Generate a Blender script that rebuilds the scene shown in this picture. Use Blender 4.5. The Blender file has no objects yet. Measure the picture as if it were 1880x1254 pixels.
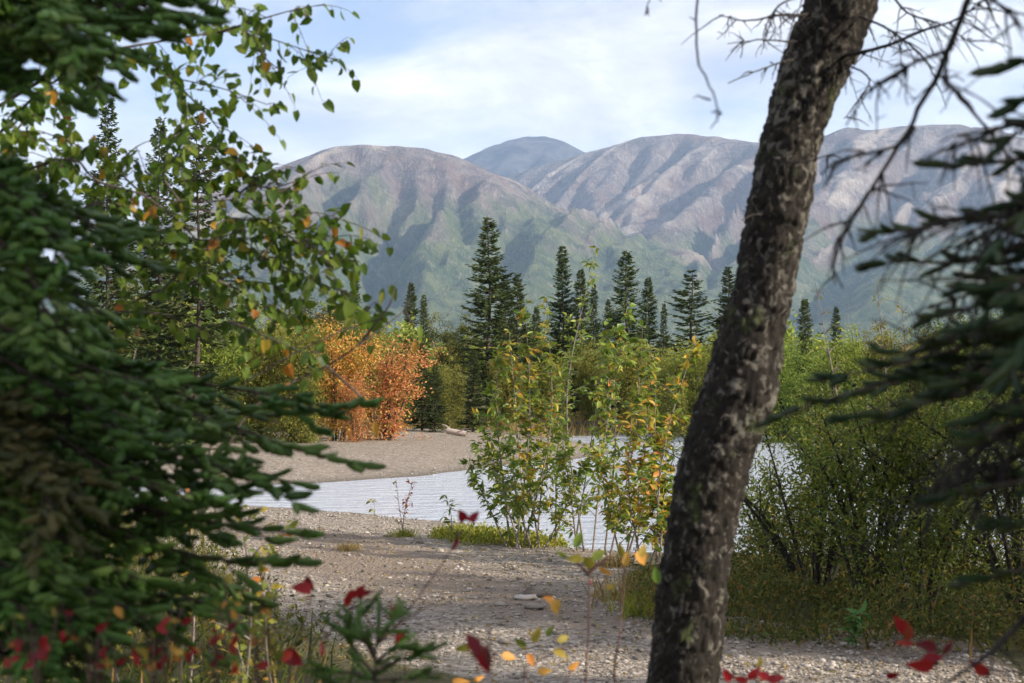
import bpy, math
import numpy as np
from mathutils import Vector, Matrix

# ------------------------------------------------------------------ camera, sky, sun, exposure
scene = bpy.context.scene
col = scene.collection
F = 1880 * 50 / 36            # focal length in photo pixels (50 mm lens)
CAMH = 2.0
PITCH = math.atan(73 / F)     # horizon lies 73 px under the middle of the frame
cam_d = bpy.data.cameras.new('camera')
cam_d.lens, cam_d.sensor_width = 50, 36
cam_d.clip_start, cam_d.clip_end = 0.05, 40000
cam_d.dof.use_dof = True
cam_d.dof.focus_distance = 27
cam_d.dof.aperture_fstop = 4.8
cam = bpy.data.objects.new('camera', cam_d)
col.objects.link(cam)
cam.location = (0, 0, CAMH)
cam.rotation_euler = (math.pi / 2 + PITCH, 0, 0)
scene.camera = cam

SUN_AZ, SUN_EL = math.radians(109), math.radians(26)
to_sun = Vector((math.sin(SUN_AZ) * math.cos(SUN_EL), math.cos(SUN_AZ) * math.cos(SUN_EL), math.sin(SUN_EL)))
sd = bpy.data.lights.new('sun', 'SUN')
sd.energy, sd.angle, sd.color = 5.0, math.radians(1.2), (1.0, 0.90, 0.77)
sun = bpy.data.objects.new('sun', sd)
sun.rotation_euler = to_sun.to_track_quat('Z', 'Y').to_euler()
sun.location = (0, 0, 50)
col.objects.link(sun)

scene.view_settings.view_transform = 'Standard'
scene.view_settings.look = 'None'
scene.view_settings.gamma = 1
scene.view_settings.exposure = 0.62
scene.cycles.max_bounces = 6
scene.cycles.diffuse_bounces = 3
scene.cycles.glossy_bounces = 2
scene.cycles.transmission_bounces = 3
scene.cycles.volume_bounces = 1
scene.cycles.transparent_max_bounces = 4
scene.cycles.use_denoising = True


def nd(t, typ, props=None, ins=None):
    n = t.nodes.new(typ)
    for k, v in (props or {}).items():
        setattr(n, k, v)
    for k, v in (ins or {}).items():
        s = n.inputs[k]
        if isinstance(v, bpy.types.NodeSocket):
            t.links.new(v, s)
        elif isinstance(v, bpy.types.Node):
            t.links.new(v.outputs[0], s)
        else:
            s.default_value = v
    return n


def mth(t, op, a, b=None, clamp=False):
    ins = {0: a}
    if b is not None:
        ins[1] = b
    return nd(t, 'ShaderNodeMath', {'operation': op, 'use_clamp': clamp}, ins).outputs[0]


def ramp(t, fac, stops, interp='LINEAR'):
    n = nd(t, 'ShaderNodeValToRGB', None, {0: fac})
    cr = n.color_ramp
    cr.interpolation = interp
    while len(cr.elements) < len(stops):
        cr.elements.new(0.5)
    for e, (p, c) in zip(cr.elements, stops):
        e.position = p
        e.color = (*c, 1) if len(c) == 3 else c
    return n.outputs[0]


def grey(v):
    return (v, v, v)


def mixc(t, fac, a, b, blend='MIX'):
    n = nd(t, 'ShaderNodeMix', {'data_type': 'RGBA', 'blend_type': blend})
    for i, v in ((0, fac), (6, a), (7, b)):
        s = n.inputs[i]
        if isinstance(v, bpy.types.NodeSocket):
            t.links.new(v, s)
        elif isinstance(v, tuple) and len(v) == 3:
            s.default_value = (*v, 1)
        else:
            s.default_value = v
    return n.outputs[2]


def noise(t, vec, scale, detail=4, rough=0.55, dist=0.0):
    n = nd(t, 'ShaderNodeTexNoise', None, {'Scale': scale, 'Detail': detail, 'Roughness': rough, 'Distortion': dist})
    if vec is not None:
        t.links.new(vec, n.inputs['Vector'])
    return n.outputs[0]


def vmul(t, vec, s):
    return nd(t, 'ShaderNodeVectorMath', {'operation': 'MULTIPLY'}, {0: vec, 1: s}).outputs[0]


world = bpy.data.worlds.new('World')
scene.world = world
world.use_nodes = True
wt = world.node_tree
wt.nodes.clear()
sky = nd(wt, 'ShaderNodeTexSky', {'sky_type': 'NISHITA', 'sun_disc': False, 'sun_elevation': SUN_EL,
                                  'sun_rotation': SUN_AZ, 'air_density': 1.0, 'dust_density': 1.0})
tc = nd(wt, 'ShaderNodeTexCoord')
sx = nd(wt, 'ShaderNodeSeparateXYZ', None, {0: tc.outputs['Generated']})
dv = nd(wt, 'ShaderNodeVectorMath', {'operation': 'ADD'}, {0: vmul(wt, tc.outputs['Generated'], (1, 1, 2.3)), 1: (3.1, 0.4, 1.7)}).outputs[0]
n1 = noise(wt, dv, 3.6, 8, 0.56, 0.5)
cover = ramp(wt, n1, [(0.41, grey(0.22)), (0.57, grey(1.0))])
low = ramp(wt, sx.outputs[2], [(0.155, grey(1.0)), (0.205, grey(0.0))])
cover = mth(wt, 'MAXIMUM', cover, mth(wt, 'MULTIPLY', low, 0.92))
n2 = noise(wt, dv, 5.2, 7, 0.58, 0.3)
n2 = mth(wt, 'ADD', n2, mth(wt, 'MULTIPLY', low, 0.10))
shade = ramp(wt, n2, [(0.43, (7.4, 7.5, 8.5)), (0.55, (10.2, 10.2, 10.9)), (0.68, (14.5, 14.2, 14.2))])
skyc = mixc(wt, 1.0, sky.outputs[0], (1.8, 1.8, 2.02), 'MULTIPLY')
skym = mixc(wt, cover, skyc, shade)
bg = nd(wt, 'ShaderNodeBackground', None, {'Color': skym, 'Strength': 0.072})
nd(wt, 'ShaderNodeOutputWorld', None, {'Surface': bg})

# ------------------------------------------------------------------ helpers
R0 = np.random.default_rng(7)
_c, _s = math.cos(PITCH), math.sin(PITCH)


def px(x, y, d):
    """world point in the direction of photo pixel (x, y) at forward distance d metres"""
    u, v = (x - 940) / F, -(y - 627) / F
    dy, dz = _c - v * _s, _s + v * _c
    return np.array([u * d / dy, d, CAMH + dz * d / dy])


def gp(x, y, z=0.0):
    """point on the ground level z under photo pixel (x, y)"""
    u, v = (x - 940) / F, -(y - 627) / F
    dy, dz = _c - v * _s, _s + v * _c
    k = (z - CAMH) / dz
    return np.array([u * k, dy * k, z])


def vn(p, seed=0):
    """smooth value noise in 3D, vectorised, -1..1"""
    p = np.asarray(p, float)
    i = np.floor(p).astype(np.int64)
    f = p - i
    f = f * f * (3 - 2 * f)

    def h(dx, dy, dz):
        n = ((i[:, 0] + dx) * 73856093) ^ ((i[:, 1] + dy) * 19349663) ^ ((i[:, 2] + dz) * 83492791) ^ (seed * 2654435761)
        n = (n ^ (n >> 13)) & 0x7fffffff
        n = (n * 1274126177 + 12345) & 0x7fffffff
        n = (n ^ (n >> 15)) * 668265263 & 0x7fffffff
        return (n & 0xffff) / 32767.5 - 1
    x, y, z = f.T
    a = h(0, 0, 0) * (1 - x) + h(1, 0, 0) * x
    b = h(0, 1, 0) * (1 - x) + h(1, 1, 0) * x
    c = h(0, 0, 1) * (1 - x) + h(1, 0, 1) * x
    d = h(0, 1, 1) * (1 - x) + h(1, 1, 1) * x
    return (a * (1 - y) + b * y) * (1 - z) + (c * (1 - y) + d * y) * z


def fbm(p, octs=4, seed=0, gain=0.5):
    p = np.asarray(p, float)
    o, a, s = np.zeros(len(p)), 1.0, 0
    for k in range(octs):
        o += a * vn(p * 2 ** k + 17.3 * k, seed + k)
        s += a
        a *= gain
    return o / s


def unit(v):
    v = np.asarray(v, float)
    return v / np.maximum(np.linalg.norm(v, axis=-1, keepdims=True), 1e-9)


def spline(pts, step):
    """Catmull-Rom through the points, sampled about every step metres"""
    P = np.array(pts, float)
    P = np.vstack([2 * P[0] - P[1], P, 2 * P[-1] - P[-2]])
    out = []
    for i in range(1, len(P) - 2):
        n = max(2, int(np.linalg.norm(P[i + 1] - P[i]) / step))
        t = np.linspace(0, 1, n, endpoint=False)[:, None]
        a, b, c, d = P[i - 1], P[i], P[i + 1], P[i + 2]
        out.append(0.5 * (2 * b + (c - a) * t + (2 * a - 5 * b + 4 * c - d) * t ** 2 + (3 * b - a - 3 * c + d) * t ** 3))
    out.append(P[-2][None])
    return np.vstack(out)


def tube(path, rad, sides=5):
    path = np.asarray(path, float)
    n = len(path)
    rad = np.broadcast_to(np.asarray(rad, float), (n,))
    d = unit(np.gradient(path, axis=0))
    ref = np.array([0, 0, 1.0]) if abs(d[:, 2]).mean() < 0.75 else np.array([1.0, 0, 0])
    u = unit(np.cross(d, ref))
    w = np.cross(d, u)
    a = np.linspace(0, 2 * np.pi, sides, endpoint=False)
    v = path[:, None] + rad[:, None, None] * (np.cos(a)[None, :, None] * u[:, None] + np.sin(a)[None, :, None] * w[:, None])
    i = np.arange(n - 1)[:, None] * sides
    j = np.arange(sides)[None]
    k = (j + 1) % sides
    f = np.stack([i + j, i + k, i + sides + k, i + sides + j], -1).reshape(-1, 4)
    return v.reshape(-1, 3), f


def join(chunks):
    """list of (verts, faces) with one face size -> one chunk"""
    vs, fs, o = [], [], 0
    for v, f in chunks:
        vs.append(v)
        fs.append(f + o)
        o += len(v)
    return np.vstack(vs), np.vstack(fs)


def make_mesh(name, chunks, mat=None, smooth=False):
    vs, loops, starts, o, ls = [], [], [], 0, 0
    for v, f in chunks:
        if not len(f):
            continue
        vs.append(v)
        loops.append((f + o).ravel())
        starts.append(ls + np.arange(len(f)) * f.shape[1])
        ls += f.size
        o += len(v)
    V = np.vstack(vs).astype(np.float32)
    L = np.concatenate(loops).astype(np.int32)
    S = np.concatenate(starts).astype(np.int32)
    me = bpy.data.meshes.new(name)
    me.vertices.add(len(V))
    me.vertices.foreach_set('co', V.ravel())
    me.loops.add(len(L))
    me.loops.foreach_set('vertex_index', L)
    me.polygons.add(len(S))
    me.polygons.foreach_set('loop_start', S)
    me.polygons.foreach_set('use_smooth', np.full(len(S), smooth))
    me.update(calc_edges=True)
    if mat is not None:
        me.materials.append(mat)
    return me


ORI = {}


def tag(o, label=None, cat=None, group=None, kind=None):
    for k, v in (('label', label), ('category', cat), ('group', group), ('kind', kind)):
        if v:
            o[k] = v
    return o


def thing(name, loc, label, cat, group=None):
    o = bpy.data.objects.new(name, None)
    col.objects.link(o)
    o.location = loc
    o.empty_display_size = 0.2
    ORI[o] = np.array(loc, float)
    return tag(o, label, cat, group)


def part(name, chunks, mat, parent, smooth=False, kind=None):
    """mesh given in world coordinates, hung under its thing (or part)"""
    org = ORI[parent]
    o = bpy.data.objects.new(name, make_mesh(name, [(v - org, f) for v, f in chunks], mat, smooth))
    col.objects.link(o)
    o.parent = parent
    ORI[o] = org
    if kind:
        o['kind'] = kind
    return o


def top(name, chunks, mat, label, cat, kind=None, smooth=False):
    o = bpy.data.objects.new(name, make_mesh(name, chunks, mat, smooth))
    col.objects.link(o)
    ORI[o] = np.zeros(3)
    return tag(o, label, cat, None, kind)


def frames(d, up):
    """rotation matrices (n,3,3) whose columns are side, axis d, normal close to up"""
    d = unit(d)
    x = unit(np.cross(d, up))
    n = np.cross(x, d)
    return np.stack([x, d, n], -1)


def scatter(tv, tf, M, pos, size):
    """copies of a template mesh as one chunk"""
    n, k = len(pos), len(tv)
    v = np.einsum('nij,kj->nki', M, tv) * np.asarray(size)[:, None, None] + pos[:, None]
    f = tf[None] + (np.arange(n) * k)[:, None, None]
    return v.reshape(-1, 3), f.reshape(-1, tf.shape[1])


def rdir(rng, n):
    return unit(rng.normal(size=(n, 3)))


def leaf_tmpl(w, curve=0.15, fold=0.25, heart=0.0):
    """leaf blade, length 1 along +y, folded along its midrib"""
    t = np.array([0.0, 0.12, 0.35, 0.62, 0.84, 1.0])
    hw = np.array([0.0, 0.62, 1.0, 0.78, 0.34, 0.0]) * w / 2
    if heart:
        hw[1] = w / 2 * 0.85
    v = []
    for a, b in zip(t, hw):
        z = -curve * a * a
        back = -heart * 0.16 if a == 0.12 else 0
        v += [(-b, a + back, z + fold * b), (0, a, z), (b, a + back, z + fold * b)]
    f = []
    for i in range(5):
        k = i * 3
        f += [(k, k + 1, k + 4, k + 3), (k + 1, k + 2, k + 5, k + 4)]
    return np.array(v), np.array(f)


SIMPLE_V = np.array([(0, 0, 0), (-0.3, 0.45, 0.08), (0, 1, -0.08), (0.3, 0.45, 0.08)])
SIMPLE_F = np.array([(0, 3, 2, 1)])
NARROW_V = SIMPLE_V * (0.55, 1, 1)

# ------------------------------------------------------------------ materials


def new_mat(name):
    m = bpy.data.materials.new(name)
    m.use_nodes = True
    t = m.node_tree
    t.nodes.clear()
    out = nd(t, 'ShaderNodeOutputMaterial')
    return m, t, out


def bsdf(t, out, colr, rough=0.8, normal=None, spec=0.3):
    b = nd(t, 'ShaderNodeBsdfPrincipled', None, {'Roughness': rough, 'Specular IOR Level': spec})
    if isinstance(colr, tuple):
        b.inputs['Base Color'].default_value = (*colr, 1)
    else:
        t.links.new(colr, b.inputs['Base Color'])
    if normal is not None:
        t.links.new(normal, b.inputs['Normal'])
    t.links.new(b.outputs[0], out.inputs['Surface'])
    return b


def bump(t, h, strength, dist):
    return nd(t, 'ShaderNodeBump', None, {'Height': h, 'Strength': strength, 'Distance': dist}).outputs[0]


def leaf_mat(name, stops, trans=0.35, rough=0.5, tree_var=0.0, hue_var=0.0, mottle=0.25):
    m, t, out = new_mat(name)
    g = nd(t, 'ShaderNodeNewGeometry')
    oi = nd(t, 'ShaderNodeObjectInfo')
    r = mth(t, 'FRACT', mth(t, 'ADD', g.outputs['Random Per Island'], mth(t, 'MULTIPLY', oi.outputs['Random'], 7.31)))
    c = ramp(t, r, stops)
    n = noise(t, g.outputs['Position'], 60, 2)
    c = mixc(t, mottle, c, mixc(t, n, grey(0.35), grey(1.5)), 'MULTIPLY')
    if tree_var or hue_var:
        hs = nd(t, 'ShaderNodeHueSaturation', None, {'Color': c})
        rr = oi.outputs['Random']
        t.links.new(mth(t, 'ADD', mth(t, 'MULTIPLY', mth(t, 'SUBTRACT', rr, 0.5), tree_var), 1.0), hs.inputs['Value'])
        r2 = mth(t, 'FRACT', mth(t, 'MULTIPLY', rr, 13.7))
        t.links.new(mth(t, 'ADD', mth(t, 'MULTIPLY', mth(t, 'SUBTRACT', r2, 0.5), hue_var), 0.5), hs.inputs['Hue'])
        c = hs.outputs[0]
    b = bsdf(t, out, c, rough, spec=0.25)
    tr = nd(t, 'ShaderNodeBsdfTranslucent', None, {'Color': mixc(t, 1.0, c, (1.25, 1.25, 0.8), 'MULTIPLY')})
    mx = nd(t, 'ShaderNodeMixShader', None, {0: trans, 1: b, 2: tr})
    t.links.new(mx.outputs[0], out.inputs['Surface'])
    return m


def bark_mat(name, dark, light, scale=30, amount=0.5, lichen=None):
    m, t, out = new_mat(name)
    g = nd(t, 'ShaderNodeNewGeometry')
    p = g.outputs['Position']
    n = noise(t, vmul(t, p, (1, 1, 0.5)), scale, 6, 0.65)
    c = mixc(t, ramp(t, n, [(0.5 - amount / 3, grey(0)), (0.5 + amount / 3, grey(1))]), dark, light)
    if lichen:
        l1 = noise(t, vmul(t, p, (1, 1, 0.75)), 30, 5, 0.62, 0.6)
        l2 = noise(t, p, 3.1, 2, 0.5)
        k = mth(t, 'ADD', l1, mth(t, 'MULTIPLY', mth(t, 'SUBTRACT', l2, 0.5), 0.35))
        c = mixc(t, ramp(t, k, [(0.525, grey(0)), (0.60, grey(0.85))]), c, lichen)
        l3 = noise(t, p, 9, 4, 0.6)
        c = mixc(t, ramp(t, l3, [(0.60, grey(0)), (0.68, grey(0.7))]), c, (0.06, 0.075, 0.025))
    bsdf(t, out, c, 0.9, bump(t, noise(t, vmul(t, p, (1, 1, 0.4)), scale * 3, 5, 0.65), 0.7, 0.01), 0.2)
    return m


M_NEEDLE = leaf_mat('spruce_needles', [(0, (0.034, 0.075, 0.012)), (0.5, (0.070, 0.145, 0.022)), (0.85, (0.105, 0.20, 0.038)), (1, (0.15, 0.22, 0.06))], 0.12, 0.5, 0.25, 0.03, 0.15)
M_NEEDLE_OLD = leaf_mat('old_spruce_needles', [(0, (0.030, 0.038, 0.010)), (0.6, (0.065, 0.065, 0.016)), (1, (0.11, 0.09, 0.03))], 0.12, 0.6)
M_NEEDLE_DARK = leaf_mat('shaded_spruce_needles', [(0, (0.012, 0.030, 0.009)), (0.6, (0.028, 0.055, 0.016)), (1, (0.06, 0.075, 0.022))], 0.12, 0.55)  # darker copy of the spruce needles, shade put into the colour
M_FAR_SPRUCE = leaf_mat('far_spruce_needles', [(0, (0.028, 0.050, 0.013)), (0.5, (0.060, 0.092, 0.021)), (1, (0.12, 0.14, 0.034))], 0.1, 0.7, 0.5, 0.03, 0.3)
M_OLIVE_SPRUCE = leaf_mat('olive_spruce_needles', [(0, (0.06, 0.09, 0.02)), (1, (0.13, 0.15, 0.035))], 0.1, 0.7)
M_WOOD = bark_mat('spruce_twig_wood', (0.045, 0.033, 0.024), (0.12, 0.095, 0.075), 60)
M_DEAD = bark_mat('dead_twig_wood', (0.020, 0.017, 0.015), (0.07, 0.062, 0.055), 60)
M_BIRCHWOOD = bark_mat('birch_twig_wood', (0.05, 0.035, 0.03), (0.16, 0.13, 0.11), 50)
M_GREYWOOD = bark_mat('grey_twig_wood', (0.14, 0.11, 0.09), (0.33, 0.28, 0.24), 40)
M_REDWOOD = bark_mat('red_brown_stem', (0.07, 0.035, 0.03), (0.16, 0.09, 0.075), 50)
M_TRUNKBARK = bark_mat('scaly_lichened_bark', (0.007, 0.006, 0.005), (0.034, 0.028, 0.022), 24, 0.6, (0.14, 0.128, 0.105))
M_BIRCH = leaf_mat('birch_leaves', [(0, (0.060, 0.115, 0.016)), (0.45, (0.105, 0.18, 0.022)), (0.92, (0.19, 0.25, 0.035)), (0.965, (0.28, 0.26, 0.04)), (0.99, (0.45, 0.24, 0.03)), (1, (0.42, 0.13, 0.03))], 0.42, 0.45, 0.3)
M_SAP = leaf_mat('sapling_leaves_green', [(0, (0.10, 0.17, 0.024)), (0.5, (0.16, 0.235, 0.034)), (0.85, (0.26, 0.30, 0.05)), (1, (0.42, 0.35, 0.055))], 0.35, 0.4, 0.25)
M_SAPY = leaf_mat('sapling_leaves_yellowing', [(0, (0.11, 0.17, 0.03)), (0.4, (0.25, 0.27, 0.045)), (0.65, (0.50, 0.39, 0.055)), (0.9, (0.60, 0.32, 0.05)), (1, (0.56, 0.20, 0.05))], 0.35, 0.45, 0.2)
M_RED = leaf_mat('red_leaves', [(0, (0.13, 0.008, 0.012)), (0.5, (0.27, 0.012, 0.018)), (0.9, (0.36, 0.025, 0.025)), (1, (0.26, 0.06, 0.03))], 0.3, 0.4)
M_ORANGE = leaf_mat('orange_leaves', [(0, (0.50, 0.16, 0.03)), (0.5, (0.60, 0.28, 0.06)), (1, (0.62, 0.38, 0.08))], 0.3, 0.5)
M_YG = leaf_mat('yellow_green_leaves', [(0, (0.12, 0.16, 0.03)), (0.5, (0.24, 0.24, 0.04)), (1, (0.42, 0.30, 0.06))], 0.35, 0.5)
M_WILLOW = leaf_mat('willow_leaves', [(0, (0.075, 0.11, 0.018)), (0.5, (0.14, 0.185, 0.030)), (0.93, (0.25, 0.26, 0.05)), (1, (0.42, 0.32, 0.06))], 0.3, 0.5, 0.4, 0.03)
M_FARGREEN = leaf_mat('far_willow_leaves', [(0, (0.10, 0.14, 0.024)), (0.5, (0.18, 0.22, 0.036)), (1, (0.32, 0.30, 0.055))], 0.3, 0.6, 0.95, 0.07)
M_FARYG = leaf_mat('far_aspen_leaves', [(0, (0.15, 0.175, 0.035)), (0.6, (0.235, 0.245, 0.05)), (1, (0.36, 0.32, 0.07))], 0.3, 0.6, 0.3, 0.03)
M_FARORANGE = leaf_mat('far_orange_leaves', [(0, (0.44, 0.17, 0.045)), (0.35, (0.58, 0.29, 0.06)), (0.7, (0.60, 0.42, 0.08)), (0.85, (0.28, 0.27, 0.05)), (1, (0.16, 0.19, 0.045))], 0.3, 0.6, 0.1, 0.03)
M_FARRED = leaf_mat('far_red_orange_leaves', [(0, (0.38, 0.12, 0.06)), (0.4, (0.58, 0.22, 0.095)), (0.75, (0.60, 0.33, 0.10)), (0.9, (0.25, 0.22, 0.05)), (1, (0.15, 0.17, 0.045))], 0.3, 0.6, 0.1)
M_COVER = leaf_mat('ground_cover_leaves', [(0, (0.045, 0.06, 0.015)), (0.5, (0.10, 0.125, 0.025)), (0.85, (0.19, 0.17, 0.04)), (1, (0.30, 0.15, 0.045))], 0.3, 0.6)
M_MOSS = leaf_mat('bright_low_herbs', [(0, (0.12, 0.15, 0.02)), (0.5, (0.22, 0.24, 0.03)), (1, (0.36, 0.32, 0.05))], 0.3, 0.6)
M_DRYGRASS = leaf_mat('dry_grass_blades', [(0, (0.20, 0.13, 0.055)), (0.6, (0.34, 0.24, 0.10)), (1, (0.26, 0.25, 0.08))], 0.25, 0.7)
M_FORB = leaf_mat('bright_green_forb', [(0, (0.06, 0.16, 0.04)), (1, (0.12, 0.25, 0.07))], 0.3, 0.5)

# ground: gravel, wet gravel, vegetated soil
m, t, out = new_mat('river_ground')
M_GROUND = m
g = nd(t, 'ShaderNodeNewGeometry')
P = g.outputs['Position']
veg = nd(t, 'ShaderNodeAttribute', {'attribute_name': 'veg'}).outputs['Fac']
wet = nd(t, 'ShaderNodeAttribute', {'attribute_name': 'wet'}).outputs['Fac']
sand = nd(t, 'ShaderNodeAttribute', {'attribute_name': 'sand'}).outputs['Fac']
vo = nd(t, 'ShaderNodeTexVoronoi', {'feature': 'F1'}, {'Vector': P, 'Scale': 24})
vo2 = nd(t, 'ShaderNodeTexVoronoi', {'feature': 'F1'}, {'Vector': P, 'Scale': 60})
sep = nd(t, 'ShaderNodeSeparateColor', None, {0: vo.outputs['Color']})
peb = ramp(t, sep.outputs[0], [(0, (0.16, 0.13, 0.095)), (0.35, (0.255, 0.21, 0.16)), (0.7, (0.345, 0.29, 0.225)), (1, (0.45, 0.39, 0.32))])
sandc = mixc(t, noise(t, P, 35, 5), (0.175, 0.13, 0.09), (0.30, 0.235, 0.175))
nb = noise(t, P, 0.9, 5, 0.6)
c = mixc(t, mth(t, 'ADD', sand, mth(t, 'SUBTRACT', nb, 0.55), True), peb, sandc)
c = mixc(t, 0.5, c, mixc(t, noise(t, P, 2.3, 5), grey(0.72), grey(1.22)), 'MULTIPLY')
c = mixc(t, mth(t, 'MULTIPLY', wet, 0.72), c, (0.075, 0.065, 0.055))
soil = mixc(t, noise(t, P, 6, 6, 0.7), (0.045, 0.040, 0.020), (0.15, 0.13, 0.05))
vfac = ramp(t, mth(t, 'ADD', veg, mth(t, 'MULTIPLY', mth(t, 'SUBTRACT', noise(t, P, 1.6, 6, 0.65), 0.5), 0.9)), [(0.42, grey(0)), (0.58, grey(1))])
c = mixc(t, vfac, c, soil)
hh = mth(t, 'ADD', mth(t, 'MULTIPLY', vo.outputs['Distance'], -1.0), mth(t, 'MULTIPLY', vo2.outputs['Distance'], -0.5))
bsdf(t, out, c, 0.9, bump(t, hh, 0.9, 0.03), 0.2)

m, t, out = new_mat('stones')
M_STONE = m
g = nd(t, 'ShaderNodeNewGeometry')
oi = nd(t, 'ShaderNodeObjectInfo')
r = mth(t, 'FRACT', mth(t, 'ADD', g.outputs['Random Per Island'], mth(t, 'MULTIPLY', oi.outputs['Random'], 7.3)))
c = ramp(t, r, [(0, (0.12, 0.10, 0.08)), (0.3, (0.235, 0.20, 0.16)), (0.65, (0.335, 0.295, 0.245)), (0.95, (0.43, 0.385, 0.33)), (1, (0.55, 0.49, 0.42))])
c = mixc(t, 0.6, c, mixc(t, noise(t, g.outputs['Position'], 45, 5), grey(0.6), grey(1.35)), 'MULTIPLY')
bsdf(t, out, c, 0.85, bump(t, noise(t, g.outputs['Position'], 120, 4), 0.4, 0.005), 0.25)

m, t, out = new_mat('river_water')
M_WATER = m
P = nd(t, 'ShaderNodeNewGeometry').outputs['Position']
wn = mth(t, 'ADD', noise(t, vmul(t, P, (0.5, 1.25, 1)), 2.6, 5, 0.6, 0.4), mth(t, 'MULTIPLY', noise(t, vmul(t, P, (0.7, 1.3, 1)), 11, 3, 0.6), 0.25))
b = bsdf(t, out, (0.52, 0.56, 0.61), 0.09, bump(t, wn, 1.0, 0.12), 0.5)
b.inputs['IOR'].default_value = 1.33

m, t, out = new_mat('mountain_rock')
M_MOUNT = m
g = nd(t, 'ShaderNodeNewGeometry')
P = g.outputs['Position']
sp = nd(t, 'ShaderNodeSeparateXYZ', None, {0: P})
gully = nd(t, 'ShaderNodeAttribute', {'attribute_name': 'gully'}).outputs['Fac']
na = noise(t, P, 0.0045, 7, 0.62, 0.3)
nb = noise(t, P, 0.014, 7, 0.7, 0.5)
nc = noise(t, vmul(t, P, (1, 0.3, 0.45)), 0.085, 6, 0.72)
alt = mth(t, 'ADD', mth(t, 'DIVIDE', sp.outputs[2], 700.0), mth(t, 'MULTIPLY', mth(t, 'SUBTRACT', na, 0.5), 0.9))
alt = mth(t, 'ADD', alt, mth(t, 'MULTIPLY', mth(t, 'SUBTRACT', gully, 0.5), 0.22))
rock = mixc(t, ramp(t, nb, [(0.36, grey(0)), (0.64, grey(1))]), (0.135, 0.11, 0.11), (0.34, 0.28, 0.245))
rock = mixc(t, ramp(t, mth(t, 'ADD', gully, mth(t, 'MULTIPLY', mth(t, 'SUBTRACT', nb, 0.5), 0.8)), [(0.55, grey(0)), (0.95, grey(0.75))]), rock, (0.68, 0.58, 0.47))
rock = mixc(t, ramp(t, na, [(0.50, grey(0)), (0.62, grey(0.5))]), rock, (0.23, 0.135, 0.105))
rock = mixc(t, ramp(t, nc, [(0.54, grey(0)), (0.70, grey(0.55))]), rock, (0.56, 0.48, 0.40))
green = mixc(t, ramp(t, nb, [(0.40, grey(0)), (0.62, grey(1))]), (0.065, 0.10, 0.045), (0.18, 0.205, 0.085))
green = mixc(t, ramp(t, nc, [(0.54, grey(0)), (0.68, grey(0.6))]), green, (0.36, 0.31, 0.21))
c = mixc(t, ramp(t, alt, [(0.46, grey(0)), (0.70, grey(1))]), green, rock)
bsdf(t, out, c, 0.95, bump(t, mth(t, 'ADD', nb, mth(t, 'MULTIPLY', nc, 0.6)), 1.0, 42.0), 0.1)

m, t, out = new_mat('cloud_shaded_rock')  # rock of the far peak, its cloud shadow put into the dark colour
M_SHADED_PEAK = m
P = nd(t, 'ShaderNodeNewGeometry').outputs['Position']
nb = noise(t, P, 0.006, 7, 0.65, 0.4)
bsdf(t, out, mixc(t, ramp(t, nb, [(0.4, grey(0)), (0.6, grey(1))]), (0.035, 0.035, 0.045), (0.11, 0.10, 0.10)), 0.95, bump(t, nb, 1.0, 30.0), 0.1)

m, t, out = new_mat('weathered_driftwood')
M_DRIFT = m
P = nd(t, 'ShaderNodeNewGeometry').outputs['Position']
bsdf(t, out, mixc(t, noise(t, vmul(t, P, (3, 20, 20)), 3, 5), (0.25, 0.19, 0.15), (0.52, 0.44, 0.38)), 0.85)

# ------------------------------------------------------------------ river, ground, water
RIVER_PX = [(-900, 893), (-300, 905), (300, 922), (560, 936), (640, 943), (740, 953), (850, 962), (950, 985), (1050, 1006),
            (1180, 1016), (1400, 1022), (1600, 1036), (1880, 1056), (2900, 1100), (2900, 826), (1880, 811), (1500, 803), (1250, 797),
            (1130, 798), (1010, 801), (1000, 807), (1060, 811), (1110, 820), (1130, 833), (1060, 843), (960, 850),
            (860, 863), (780, 873), (700, 879), (560, 889), (300, 893), (-300, 884), (-900, 876)]
RIVER = np.array([gp(x, y)[:2] for x, y in RIVER_PX])


def poly_sd(p, poly):
    """signed distance to a polygon (negative inside)"""
    d = np.full(len(p), 1e9)
    inside = np.zeros(len(p), bool)
    for a, b in zip(poly, np.roll(poly, -1, 0)):
        e, w = b - a, p - a
        t = np.clip((w @ e) / (e @ e), 0, 1)
        d = np.minimum(d, np.linalg.norm(w - t[:, None] * e, axis=1))
        c = (a[1] > p[:, 1]) != (b[1] > p[:, 1])
        with np.errstate(divide='ignore', invalid='ignore'):
            xx = a[0] + (p[:, 1] - a[1]) * e[0] / (e[1] if e[1] else 1e-9)
        inside ^= c & (p[:, 0] < xx)
    return np.where(inside, -d, d)


def smooth01(x):
    x = np.clip(x, 0, 1)
    return x * x * (3 - 2 * x)


def river_sd(xy):
    xy = np.asarray(xy, float)
    out = np.full(len(xy), 60.0)
    near = (np.abs(xy[:, 0]) < 70) & (xy[:, 1] > -30) & (xy[:, 1] < 130)
    p = xy[near]
    wob = 0.22 * fbm(np.column_stack([p * 0.9, np.zeros(len(p))]), 4, 3)
    out[near] = poly_sd(p, RIVER) + wob
    return out


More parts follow.
